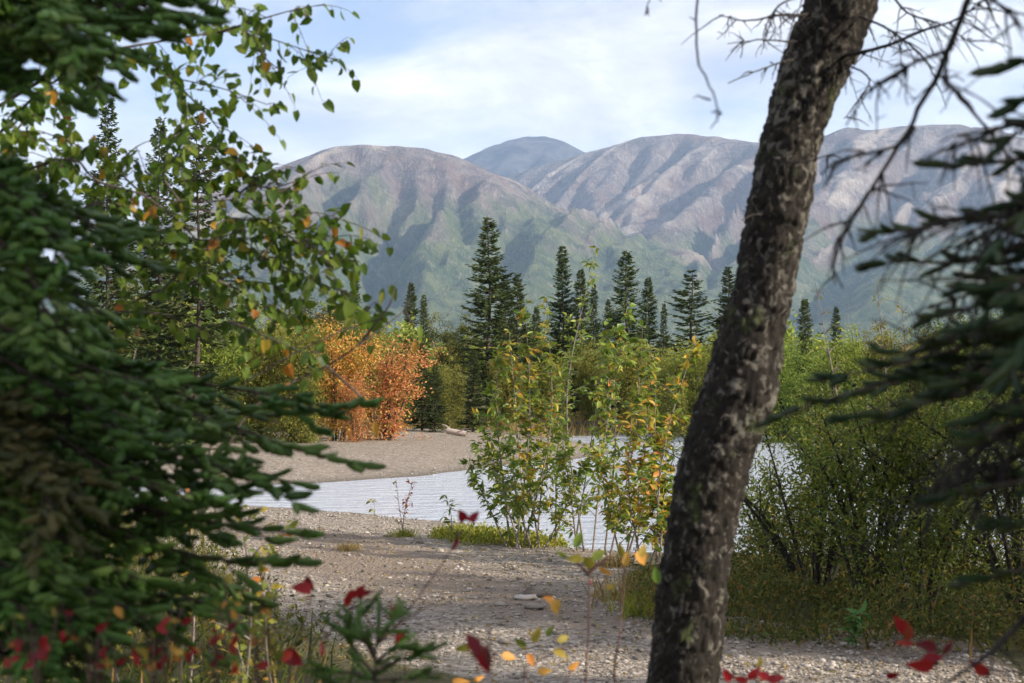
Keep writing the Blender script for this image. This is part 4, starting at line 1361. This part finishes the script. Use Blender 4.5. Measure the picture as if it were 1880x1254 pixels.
def dead_branch(rng, parent, pts, d0, d1, r0, ntw=14, tl=0.12, mat=None, attach=None):
    k = len(pts)
    P_ = [px(x, y, d0 + (d1 - d0) * i / (k - 1)) for i, (x, y) in enumerate(pts)]
    if attach is not None:
        P_ = [attach] + P_
    path = spline(P_, 0.03)
    path = path + np.cumsum(rng.normal(size=path.shape) * 0.0012, 0)
    n = len(path)
    ch = [tube(path, np.linspace(r0, 0.0016, n), 6)]
    dirs = unit(np.gradient(path, axis=0))
    for j in range(ntw):
        i = rng.integers(int(n * .12), n - 1)
        d = unit(dirs[i] * 0.7 + rng.normal(size=3) * 0.6 + [0, 0, -.25])
        L = tl * rng.uniform(.3, 1.2)
        s = np.linspace(0, 1, 5)[:, None]
        tp = path[i] + d * L * s + np.array([0, 0, -.25 * L]) * s ** 2 + np.cumsum(rng.normal(size=(5, 3)) * .003, 0)
        ch.append(tube(tp, np.linspace(0.0026, 0.0009, 5), 4))
        for z in range(rng.integers(0, 3)):
            e = tp[rng.integers(1, 4)]
            ch.append(tube(np.array([e, e + unit(d + rng.normal(size=3) * .7) * L * .35]), np.array([.0014, .0007]), 3))
    return part('branch', ch, mat or M_DEAD, parent, True)


rng = np.random.default_rng(77)
up_r = np.array([fr[0], 2.35, 0])
dead_branch(rng, rsp, [(1900, -110), (1800, -30), (1770, 30), (1748, 90), (1728, 140), (1695, 195), (1678, 235), (1640, 290), (1588, 372), (1552, 440), (1536, 490), (1541, 520)], 2.5, 2.8, 0.009, 26, 0.10, None, up_r + [0, 0, 2.8])
dead_branch(rng, rsp, [(1681, 232), (1650, 264), (1590, 276), (1540, 290), (1505, 312)], 2.62, 2.7, 0.004, 12, 0.05)
dead_branch(rng, rsp, [(1728, 140), (1800, 225), (1850, 290), (1880, 330)], 2.58, 2.6, 0.004, 12, 0.07)
dead_branch(rng, rsp, [(1748, 90), (1690, 105), (1640, 130), (1590, 165), (1550, 225)], 2.55, 2.7, 0.004, 18, 0.07)
dead_branch(rng, rsp, [(1790, -10), (1850, 20), (1880, 60)], 2.55, 2.5, 0.004, 10, 0.07)
dead_branch(rng, rsp, [(2000, 740), (1850, 790), (1740, 880), (1640, 960), (1580, 1010)], 2.35, 2.5, 0.007, 14, 0.10)
dead_branch(rng, rsp, [(2000, 1010), (1900, 1110), (1800, 1205), (1700, 1275)], 2.35, 2.3, 0.009, 8, 0.10)
dead_branch(rng, rsp, [(2000, 820), (1900, 850), (1800, 880), (1690, 900)], 2.35, 2.4, 0.005, 12, 0.10)

for k, (x, y, h, lab) in enumerate([(4.2, 1.6, 7.5, 'unseen spruce added for shade outside the right frame edge beside the near spruce'), (3.4, -1.6, 8.5, 'unseen spruce added for shade behind the photographer to the right'), (6.0, 0.2, 9.0, 'tall unseen spruce added for shade farther right of the photographer'), (2.2, -4.0, 8.0, 'unseen spruce added for shade behind the photographer'), (7.2, 5.4, 9.0, 'unseen spruce added for shade in line with the near gravel'), (9.5, 7.2, 9.5, 'tallest unseen spruce added for shade beyond the near gravel')]):
    plant_tree('spruce_tree', 'spr2', None, M_WOOD, M_FAR_SPRUCE, (x, y, gz(x, y) - .03), k * 1.3, h / 8, lab, 'spruce tree', 'unseen spruces added for shade')  # unseen trees, added to throw shade over the foreground and near gravel

for k in range(12):
    y0 = 260 + 55 * k + rng.uniform(-30, 30)
    x1, y1 = rng.uniform(1640, 1790), y0 + rng.uniform(30, 190)
    dead_branch(rng, rsp, [(2000, y0), (1900, y0 + rng.uniform(-20, 40)), ((1900 + x1) / 2, (y0 + y1) / 2 - 15), (x1, y1)], 2.3, rng.uniform(2.1, 2.7), 0.0045, 22, 0.13)

# ------------------------------------------------------------------ the leaning trunk
TR = [(1545, -420, 150), (1560, -200, 155), (1541, 0, 150), (1497, 120, 128), (1453, 250, 122), (1430, 380, 124), (1407, 500, 128), (1380, 620, 140), (1356, 720, 158), (1312, 850, 148), (1285, 980, 142), (1270, 1100, 146), (1252, 1254, 152), (1232, 1420, 165), (1215, 1570, 200), (1208, 1650, 270)]
DT = 4.7
cpts = np.array([px(x, y, DT) for x, y, w in TR])
path = spline(cpts, 0.008)
wk = np.array([w for *_, w in TR]) * DT / F / 2 * 0.84
arc = np.r_[0, np.cumsum(np.linalg.norm(np.diff(path, axis=0), axis=1))]
carc = [arc[np.argmin(np.linalg.norm(path - c, axis=1))] for c in cpts]
rad = np.interp(arc, carc, wk)
SD = 112
v, f = tube(path, rad, SD)
v = v.reshape(len(path), SD, 3)
nrm = unit(v - path[:, None])
aa = np.linspace(0, 2 * np.pi, SD, endpoint=False)
R_ = 0.13
pc = np.stack(np.broadcast_arrays(np.cos(aa)[None] * R_, np.sin(aa)[None] * R_, arc[:, None]), -1).reshape(-1, 3)
pw_ = pc + 0.02 * np.column_stack([vn(pc * 18, 1), vn(pc * 18, 2), vn(pc * 18, 3)])
# bark scales: nearest of jittered cell points, plates lifted by their own amount
q = pw_ * (30, 30, 20)
ci = np.floor(q).astype(int)
b1, b2, idb = np.full(len(q), 9.), np.full(len(q), 9.), np.zeros(len(q))
for dx in (-1, 0, 1):
    for dy in (-1, 0, 1):
        for dz in (-1, 0, 1):
            c = ci + [dx, dy, dz]
            hsh = lambda k: ((c[:, 0] * 127 + c[:, 1] * 311 + c[:, 2] * 733 + k * 97) * 2654435761 % 1000003) / 1000003
            fpt = c + np.column_stack([hsh(1), hsh(2), hsh(3)])
            dd = np.linalg.norm(q - fpt, axis=1)
            cl = dd < b1
            b2 = np.where(cl, b1, np.minimum(b2, dd))
            idb = np.where(cl, hsh(5), idb)
            b1 = np.where(cl, dd, b1)
plate = smooth01((b2 - b1) / 0.25)
disp = 0.010 * plate * (0.25 + idb) + 0.009 * fbm(pc * 9, 4, 4) + 0.010 * vn(pc * 4, 9) + 0.0035 * vn(pc * 70, 12)
v = (v + nrm * disp.reshape(len(path), SD, 1)).reshape(-1, 3)
ft = cpts[-1]
lt = thing('leaning_spruce', (ft[0], ft[1], gz(ft[0], ft[1])), 'dark leaning tree trunk with scaly lichened bark in front of the river', 'tree')
part('trunk', [(v, f)], M_TRUNKBARK, lt, True)


def tp(y):
    return px(np.interp(y, [t_[1] for t_ in TR], [t_[0] for t_ in TR]), y, DT)


for pts, d0, d1, r0, nt, tl, ya in [
    ([(1470, 30), (1420, 36), (1370, 46), (1322, 36)], 4.6, 4.2, 0.007, 22, 0.12, 20), ([(1480, -10), (1430, 8), (1402, 55), (1400, 85)], 4.6, 4.3, 0.005, 16, 0.10, -30),
    ([(1450, 112), (1400, 130), (1335, 160)], 4.6, 4.2, 0.004, 12, 0.08, 105), ([(1455, 78), (1390, 76), (1335, 82)], 4.6, 4.3, 0.004, 12, 0.08, 75),
    ([(1430, -160), (1330, -110), (1284, -20), (1287, 80), (1305, 140), (1326, 192)], 4.0, 2.7, 0.006, 12, 0.05, -180), ([(1560, 100), (1620, 85), (1690, 58), (1770, 30), (1830, -10)], 4.6, 4.0, 0.008, 30, 0.14, 110),
    ([(1580, 30), (1640, 60), (1700, 110), (1730, 170)], 4.6, 4.1, 0.005, 20, 0.12, 10), ([(1560, 120), (1600, 150), (1570, 200), (1552, 225)], 4.6, 4.3, 0.004, 12, 0.08, 115),
    ([(1420, 290), (1470, 296), (1530, 280)], 4.5, 4.2, 0.004, 10, .06, 290), ([(1600, -40), (1660, 20), (1720, 40), (1800, 90)], 4.6, 4.2, 0.005, 22, .12, -60),
    ([(1250, -60), (1215, -30), (1195, 18)], 4.2, 3.6, 0.004, 5, .04, -150), ([(1390, 395), (1372, 402), (1360, 410)], 4.58, 4.5, 0.004, 3, .03, 400)]:
    dead_branch(rng, lt, pts, d0, d1, r0, nt, tl, None, tp(ya))
# its living crown above the frame
for k in range(9):
    a = rng.uniform(0, 6.28)
    y0 = rng.uniform(-400, -230)
    c = tp(y0)
    e = c + np.array([math.cos(a), math.sin(a), rng.uniform(-.1, .25)]) * rng.uniform(.5, .9)
    w, l = bough(rng, [c, (c + e) / 2 + [0, 0, .08], e], 0.9, 500, 0.014, 0.0014, 0.05)
    b = part('branch', w, M_WOOD, lt, True)
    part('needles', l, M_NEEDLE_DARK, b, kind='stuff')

# ------------------------------------------------------------------ birch behind the left spruce
rng = np.random.default_rng(314)
BR = [
    [(110, 640), (215, 572), (300, 530), (400, 515), (480, 470), (560, 440), (640, 432)], [(215, 572), (300, 577), (360, 600), (420, 590), (470, 562)],
    [(20, 330), (130, 292), (175, 330), (260, 356), (330, 370), (430, 366), (520, 350), (572, 312)], [(20, 260), (60, 200), (110, 190), (140, 215)],
    [(150, 110), (300, 75), (400, 60), (450, 55), (500, 72), (560, 92), (620, 112)], [(400, 60), (470, 38), (540, 18), (595, 8)],
    [(100, 150), (250, 112), (310, 140), (360, 152), (420, 166), (490, 192)], [(330, 370), (420, 400), (500, 402), (580, 390), (652, 412)],
    [(480, 470), (560, 510), (620, 540), (682, 576)], [(560, 440), (600, 480), (640, 555), (695, 590)], [(310, 140), (370, 200), (410, 250), (425, 295)],
    [(20, 390), (60, 330), (100, 300), (60, 280)], [(400, 515), (500, 522), (545, 560), (605, 590)], [(80, 420), (200, 372), (290, 420), (380, 440), (470, 412)],
    [(330, 370), (300, 320), (340, 280), (400, 270)], [(260, 356), (350, 330), (440, 330), (490, 310)], [(400, 60), (400, 0), (440, -20)], [(450, 55), (490, 110), (520, 130)],
    [(480, 470), (520, 430), (580, 420), (625, 450)], [(400, 515), (450, 540), (500, 590), (520, 620)], [(430, 366), (470, 400), (540, 430), (600, 430)], [(420, 590), (470, 610), (540, 640), (580, 660)], [(300, 530), (350, 480), (420, 440), (480, 440)],
    [(260, 356), (320, 400), (400, 480), (450, 530)], [(480, 470), (530, 480), (590, 520), (640, 540)], [(430, 366), (460, 340), (500, 345), (550, 330)], [(310, 140), (340, 180), (340, 230), (310, 260)], [(330, 370), (370, 320), (420, 310), (450, 280)], [(130, 292), (180, 260), (200, 300)], [(175, 330), (210, 380), (280, 390)],
    [(110, 640), (250, 500), (330, 460), (420, 470)], [(20, 260), (60, 240), (100, 250), (150, 270)], [(500, 402), (540, 440), (600, 470), (660, 480)], [(260, 356), (220, 310), (250, 270), (300, 250)],
]
bx = px(-40, 700, 5.6)
bf = np.array([bx[0], 5.6, gz(bx[0], 5.6)])
birch = thing('birch_tree', bf, 'slender birch with heart-shaped green leaves reaching out behind the left spruce', 'birch tree')
zs = np.linspace(0, 4.3, 16)
tpath = np.column_stack([bf[0] + .05 * np.sin(zs), bf[1] + 0 * zs, bf[2] - .03 + zs])
part('trunk', [tube(tpath, np.linspace(0.05, 0.012, 16), 10)], M_BIRCHWOOD, birch, True)
leaves = []
for bi, pts in enumerate(BR):
    d0 = rng.uniform(5.0, 5.5)
    k = len(pts)
    P_ = [px(x, y, d0 + rng.uniform(-.12, .12)) for x, y in pts]
    if pts[0][0] <= 160:
        zt = P_[0][2] - 0.12
        P_ = [np.array([bf[0] + .05 * math.sin(zt - bf[2]), bf[1], zt])] + P_
        first = 2
    else:
        first = 0
        host = min((q for q in BR[:bi] for q in q if q == pts[0]), default=None)
    path = spline(P_, 0.03)
    n = len(path)
    ch = [tube(path, np.linspace(0.0075 if first else 0.0045, 0.0015, n), 6)]
    dirs = unit(np.gradient(path, axis=0))
    i = int(n * 0.22)
    while i < n:
        b = path[i]
        d = unit(dirs[min(i, n - 1)] * .6 + rng.normal(size=3) * .75 + [0, 0, .05])
        L = rng.uniform(0.05, 0.22)
        s = np.linspace(0, 1, 5)[:, None]
        sh = b + d * L * s + np.array([0, 0, -.3 * L]) * s ** 2
        ch.append(tube(sh, np.linspace(0.002, 0.0009, 5), 3))
        for j in range(1, 5):
            if rng.random() < 0.95:
                leaves.append((sh[j], d))
        if rng.random() < .6:
            leaves.append((b, d))
        i += rng.integers(1, 3)
    part('branch', ch, M_BIRCHWOOD, birch, True)
lm = leaf_mesh('birch', M_BIRCH)
order = rng.permutation(len(leaves))
rest_p, rest_d, rest_u, rest_s = [], [], [], []
pet = []
for c, li in enumerate(order):
    p, d = leaves[li]
    dd = unit(np.array([0, 0, -0.75]) + d * .45 + rng.normal(size=3) * .5)
    up = unit(rng.normal(size=3) * .7 + [0.1, -0.8, .45])
    st = p + unit(dd + rng.normal(size=3) * .3) * rng.uniform(.008, .02)
    pet.append(tube(np.array([p, st]), 0.0009, 3))
    s = rng.uniform(.028, .054)
    if c < 300:
        add_leaf(birch, st, dd, up, s, lm)
    else:
        rest_p.append(st), rest_d.append(dd), rest_u.append(up), rest_s.append(s)
part('leaf_stalks', [join(pet)], M_BIRCHWOOD, birch, kind='stuff')
if rest_p:
    part('leaves', [scatter(*LT['birch'], frames(np.array(rest_d), np.array(rest_u)), np.array(rest_p), np.array(rest_s))], M_BIRCH, birch, kind='stuff')
print('birch leaves', len(leaves))


# ------------------------------------------------------------------ shrubs and seedlings close to the camera
def shrub(name, label, base_px, d, stems, leafs, wood, cat='shrub', group=None, r=0.0032):
    """stems: photo polylines; leafs: (x, y, size m, direction deg in the picture, material, shape)"""
    bx_ = px(base_px, 1254, d)
    base = np.array([bx_[0], d, gz(bx_[0], d)])
    o = thing(name, base, label, cat, group)
    for pts in stems:
        P_ = [px(x, y, d + rng.uniform(-.05, .05)) for x, y in pts]
        if pts[0][1] > 1220:
            P_ = [base + rng.normal(size=3) * (.02, .02, 0)] + P_
        path = spline(P_, .03)
        part('stem', [tube(path, np.linspace(r, r * .4, len(path)), 6)], wood, o, True)
    for x, y, s, a, mt, shp in leafs:
        a = math.radians(a)
        dd = unit(np.array([math.cos(a), rng.uniform(-.4, .4), math.sin(a)]))
        up = unit(np.array([rng.normal() * .3, -1, rng.normal() * .4 + .3]))
        s = s * .88
        c = px(x, y, d + rng.uniform(-.06, .06)) - dd * s * .5
        add_leaf(o, c, dd, up, s, leaf_mesh(shp, mt))
    return o


Rd, Og, Yg = M_RED, M_ORANGE, M_YG
shrub('red_leaved_shrub', 'leaning red-leaved twig with one heart-shaped leaf in front of the gravel', 640, 3.1,
      [[(640, 1260), (690, 1190), (735, 1140), (790, 1065), (822, 1020), (838, 985), (826, 966)], [(700, 1180), (672, 1130), (660, 1105)], [(700, 1172), (740, 1140), (795, 1108)], [(838, 985), (850, 975)]],
      [(848, 946, .034, 115, Rd, 'birch'), (872, 948, .034, 60, Rd, 'birch'), (836, 1000, .035, 250, Rd, 'lance')], M_REDWOOD)
shrub('red_leaved_shrub', 'short red-leaved twig with a tight cluster of leaves above the spruce seedling', 560, 3.2,
      [[(560, 1262), (600, 1170), (640, 1120), (662, 1092)], [(600, 1170), (575, 1130)], [(640, 1120), (690, 1095)]],
      [(645, 1092, .045, 200, Rd, 'oval'), (662, 1085, .035, 60, Rd, 'birch'), (674, 1088, .03, 20, Rd, 'oval'), (638, 1104, .04, 260, Rd, 'oval'), (592, 1190, .04, 85, Rd, 'lance'), (690, 1100, .02, 30, Rd, 'oval')], M_REDWOOD)
shrub('red_leaved_shrub', 'red-leaved twig with a single crimson leaf beside the spruce boughs', 535, 3.2,
      [[(530, 1262), (545, 1180), (565, 1120), (572, 1090)]], [(552, 1080, .05, 165, Rd, 'birch'), (566, 1070, .04, 100, Rd, 'birch'), (540, 1210, .055, 330, Rd, 'birch'), (520, 1205, .05, 200, Rd, 'oval'), (480, 1222, .04, 190, Rd, 'oval')], M_REDWOOD)
shrub('red_leaved_shrub', 'red-leaved twig standing over the spruce seedling', 745, 3.0,
      [[(745, 1262), (738, 1200), (722, 1140), (716, 1110)]], [(722, 1120, .045, 65, Rd, 'lance'), (735, 1174, .05, 280, Rd, 'oval'), (728, 1180, .03, 250, Rd, 'oval')], M_REDWOOD)
shrub('red_leaved_shrub', 'very blurred large crimson leaf on a thin stem at bottom centre', 890, 2.0,
      [[(900, 1270), (895, 1220), (880, 1170)]], [(868, 1180, .045, 130, Rd, 'oval'), (890, 1212, .052, 285, Rd, 'oval'), (872, 1195, .03, 90, M_REDWOOD, 'lance')], M_REDWOOD)
shrub('yellowing_shrub', 'low twig with yellow-green and orange leaves at bottom centre', 960, 4.2,
      [[(960, 1270), (980, 1220), (1040, 1190), (1080, 1180)], [(970, 1250), (930, 1215), (850, 1195)], [(1040, 1270), (1045, 1215), (1020, 1175)]],
      [(850, 1190, .06, 200, Yg, 'oval'), (985, 1165, .06, 70, Yg, 'oval'), (1035, 1172, .05, 20, Yg, 'oval'), (1030, 1200, .06, 340, Yg, 'oval'), (935, 1205, .06, 350, Og, 'oval'), (975, 1212, .05, 300, Og, 'oval'), (1000, 1232, .05, 10, Og, 'oval'),
       (1055, 1222, .05, 20, Og, 'oval'), (955, 1180, .05, 150, Yg, 'oval'), (845, 1250, .06, 5, Og, 'lance'), (880, 1246, .05, 15, Og, 'lance'), (1010, 1158, .045, 60, Yg, 'oval')], M_REDWOOD)
shrub('young_poplar', 'slim dark stem topped with yellow-green leaves in front of the gravel', 1078, 4.0,
      [[(1076, 1270), (1080, 1180), (1081, 1110), (1082, 1050)], [(1082, 1055), (1050, 1025)], [(1082, 1050), (1120, 1020)]],
      [(1055, 1026, .06, 175, M_SAP, 'oval'), (1082, 1036, .05, 270, Yg, 'birch'), (1100, 1018, .06, 40, M_SAP, 'oval'), (1062, 990, .06, 75, M_SAP, 'oval'), (1112, 1050, .05, 330, Og, 'lance'), (1030, 1018, .045, 160, M_SAP, 'lance'), (1084, 1068, .02, 90, Rd, 'lance')], M_REDWOOD, 'sapling', None, .0055)
shrub('young_poplar', 'slim dark stem with orange leaves right of the yellow-green topped one', 1135, 4.1,
      [[(1128, 1270), (1136, 1180), (1142, 1110), (1146, 1040)]],
      [(1150, 1025, .05, 80, Og, 'oval'), (1178, 1025, .055, 300, Og, 'birch'), (1120, 1078, .035, 180, Yg, 'oval'), (1140, 1010, .05, 110, Yg, 'oval'), (1205, 1055, .06, 100, M_SAP, 'oval'), (1180, 1010, .05, 70, Yg, 'oval')], M_REDWOOD, 'sapling', None, .0055)
shrub('yellowing_shrub', 'thin twig holding two pale orange leaves in front of the gravel', 1040, 3.6,
      [[(1040, 1270), (1045, 1190), (1035, 1140), (1022, 1112)]], [(1008, 1100, .04, 150, Og, 'oval'), (1020, 1116, .042, 280, Og, 'birch')], M_REDWOOD, 'shrub', None, .0016)
shrub('red_leaved_shrub', 'blurred crimson-leaved shrub at lower right under the dark branch', 1700, 2.9,
      [[(1720, 1270), (1715, 1220), (1690, 1180), (1660, 1150)], [(1715, 1220), (1745, 1185)], [(1790, 1270), (1805, 1235)]],
      [(1655, 1148, .055, 130, Rd, 'oval'), (1668, 1160, .045, 90, Rd, 'oval'), (1702, 1186, .055, 160, Rd, 'oval'), (1742, 1188, .05, 40, Rd, 'lance'), (1690, 1222, .065, 185, Rd, 'oval'), (1712, 1208, .05, 20, Rd, 'oval'), (1805, 1232, .055, 320, Rd, 'oval'), (1660, 1180, .045, 170, Rd, 'lance'), (1790, 1222, .04, 130, Rd, 'oval'), (1640, 1240, .04, 0, Rd, 'oval')], M_REDWOOD)
shrub('red_leaved_shrub', 'row of red leaves along the bottom edge right of the trunk', 1390, 3.4,
      [[(1390, 1275), (1388, 1245)], [(1350, 1275), (1345, 1245)], [(1430, 1275), (1425, 1250)]],
      [(1335, 1240, .045, 120, Rd, 'oval'), (1385, 1236, .05, 40, Rd, 'oval'), (1400, 1240, .05, 150, Rd, 'oval'), (1425, 1246, .05, 20, Rd, 'oval'), (1395, 1215, .03, 80, Yg, 'oval'), (1360, 1248, .04, 170, Rd, 'oval')], M_REDWOOD)
shrub('birch_sapling', 'thin bare birch sapling stems leaning right with a few hanging leaves', 330, 4.3,
      [[(330, 1262), (370, 900), (420, 740), (500, 672), (600, 620), (672, 592), (700, 585)], [(360, 960), (440, 780), (520, 712), (600, 672), (660, 632), (742, 570), (748, 545)], [(660, 632), (715, 560), (725, 520)], [(600, 672), (680, 745), (688, 770)], [(742, 570), (760, 600)]],
      [(722, 538, .06, 285, M_BIRCH, 'oval'), (700, 548, .05, 260, M_SAP, 'lance'), (762, 640, .05, 265, Og, 'lance'), (772, 612, .06, 280, M_SAP, 'lance'), (690, 790, .065, 280, Og, 'lance'), (668, 590, .07, 260, M_SAP, 'birch'), (690, 600, .07, 285, M_BIRCH, 'birch'),
       (520, 705, .045, 20, Og, 'lance'), (640, 570, .06, 250, M_BIRCH, 'birch'), (580, 690, .05, 270, M_BIRCH, 'oval'), (560, 660, .05, 240, M_SAP, 'birch')], M_BIRCHWOOD, 'sapling', None, .0048)
# tangle of small red and yellow leaved shrubs under the left spruce
for k, (x, lab) in enumerate([(60, 'low red-leaved shrub at the very bottom-left corner'), (180, 'low shrub with orange and red leaves under the left spruce, second from the corner'), (290, 'low red-leaved shrub beneath the lowest spruce bough'), (400, 'twiggy shrub with red leaves left of the spruce seedling'), (480, 'twiggy shrub with yellow leaves at the spruce bough tips')]):
    dk = 2.6 + 0.06 * k
    st, lf = [], []
    for j in range(6):
        xs = x + rng.uniform(-50, 50)
        yt = rng.uniform(1100, 1200) - (130 if k == 4 and j % 2 else 0)
        xe = xs + rng.uniform(-60, 60)
        st.append([(x + rng.uniform(-20, 20), 1265), ((xs + xe) / 2, (1265 + yt) / 2), (xe, yt)])
        for q in range(3):
            u = rng.uniform(.3, 1)
            mt = [Rd, Rd, Og, Yg][rng.integers(4)] if k < 4 else [Yg, Yg, Og, M_SAPY][rng.integers(4)]
            lf.append((xs + (xe - xs) * u + rng.uniform(-18, 18), 1265 + (yt - 1265) * u, rng.uniform(.018, .034), rng.uniform(0, 360), mt, 'oval'))
    shrub('red_leaved_shrub' if k < 4 else 'yellowing_shrub', lab, x, dk, st, lf, M_REDWOOD)
for k, (x, yb, yt, dk, lab) in enumerate([(430, 1110, 860, 6.0, 'yellow-leaved sapling glimpsed through the left spruce boughs'), (250, 1090, 640, 6.5, 'pale yellow-green sapling behind the left spruce trunk side'), (530, 1130, 930, 6.2, 'yellow-leaved sapling at the right edge of the lower spruce boughs'), (350, 1100, 830, 7.0, 'sapling with yellowing leaves behind the drooping boughs')]):
    X_ = (x - 940) / F * dk
    sapling('yellowing_sapling', lab, (X_, dk, gz(X_, dk)), px(x + rng.uniform(-20, 20), yt, dk), rng, 80, 0.048, M_YG, M_SAPY, .35, 'oval', .007, .2, .3, 'yellowing saplings behind the left spruce')

# spruce seedling
sb = px(690, 1330, 2.9)
o = thing('spruce_seedling', np.array([sb[0], 2.9, gz(sb[0], 2.9)]), 'small spruce seedling with upright sprigs at the bottom edge', 'seedling')
for pts in [[(690, 1330), (688, 1240), (692, 1170), (700, 1108)], [(688, 1240), (650, 1190), (630, 1140)], [(690, 1215), (665, 1170), (650, 1150)], [(692, 1230), (740, 1210), (800, 1190)], [(688, 1245), (640, 1235), (575, 1228)],
            [(690, 1260), (640, 1260), (590, 1254)], [(692, 1250), (750, 1245), (790, 1235)], [(692, 1180), (715, 1150), (730, 1118)], [(690, 1200), (655, 1140), (668, 1118)], [(692, 1215), (730, 1185), (765, 1195)]]:
    P_ = [px(x, y, 2.9 + rng.uniform(-.06, .06)) for x, y in pts]
    if pts[0][1] > 1300:
        P_ = [np.array([sb[0], 2.9, gz(sb[0], 2.9)])] + P_
    w, l = bough(rng, P_, 0.35, 900, 0.016, .0013, .05, .3, False, .004, .004)
    b = part('branch', w, M_WOOD, o, True)
    part('needles', l, M_NEEDLE, b, kind='stuff')

# ------------------------------------------------------------------ haze: the air between here and the mountains
m, t, out = new_mat('haze_air')
pv = nd(t, 'ShaderNodeVolumePrincipled', None, {'Color': (0.52, 0.72, 1.0, 1), 'Density': 0.82e-4, 'Anisotropy': 0.1})
t.links.new(pv.outputs[0], out.inputs['Volume'])
hb = np.array([(x, y, z) for z in (-3, 1500) for y in (-260, 9200) for x in (-6500, 6500)], float)
hf = np.array([(0, 2, 3, 1), (4, 5, 7, 6), (0, 1, 5, 4), (2, 6, 7, 3), (0, 4, 6, 2), (1, 3, 7, 5)])
top('haze', [(hb, hf)], m, 'pale blue haze softening the distant mountains', 'haze', 'stuff')
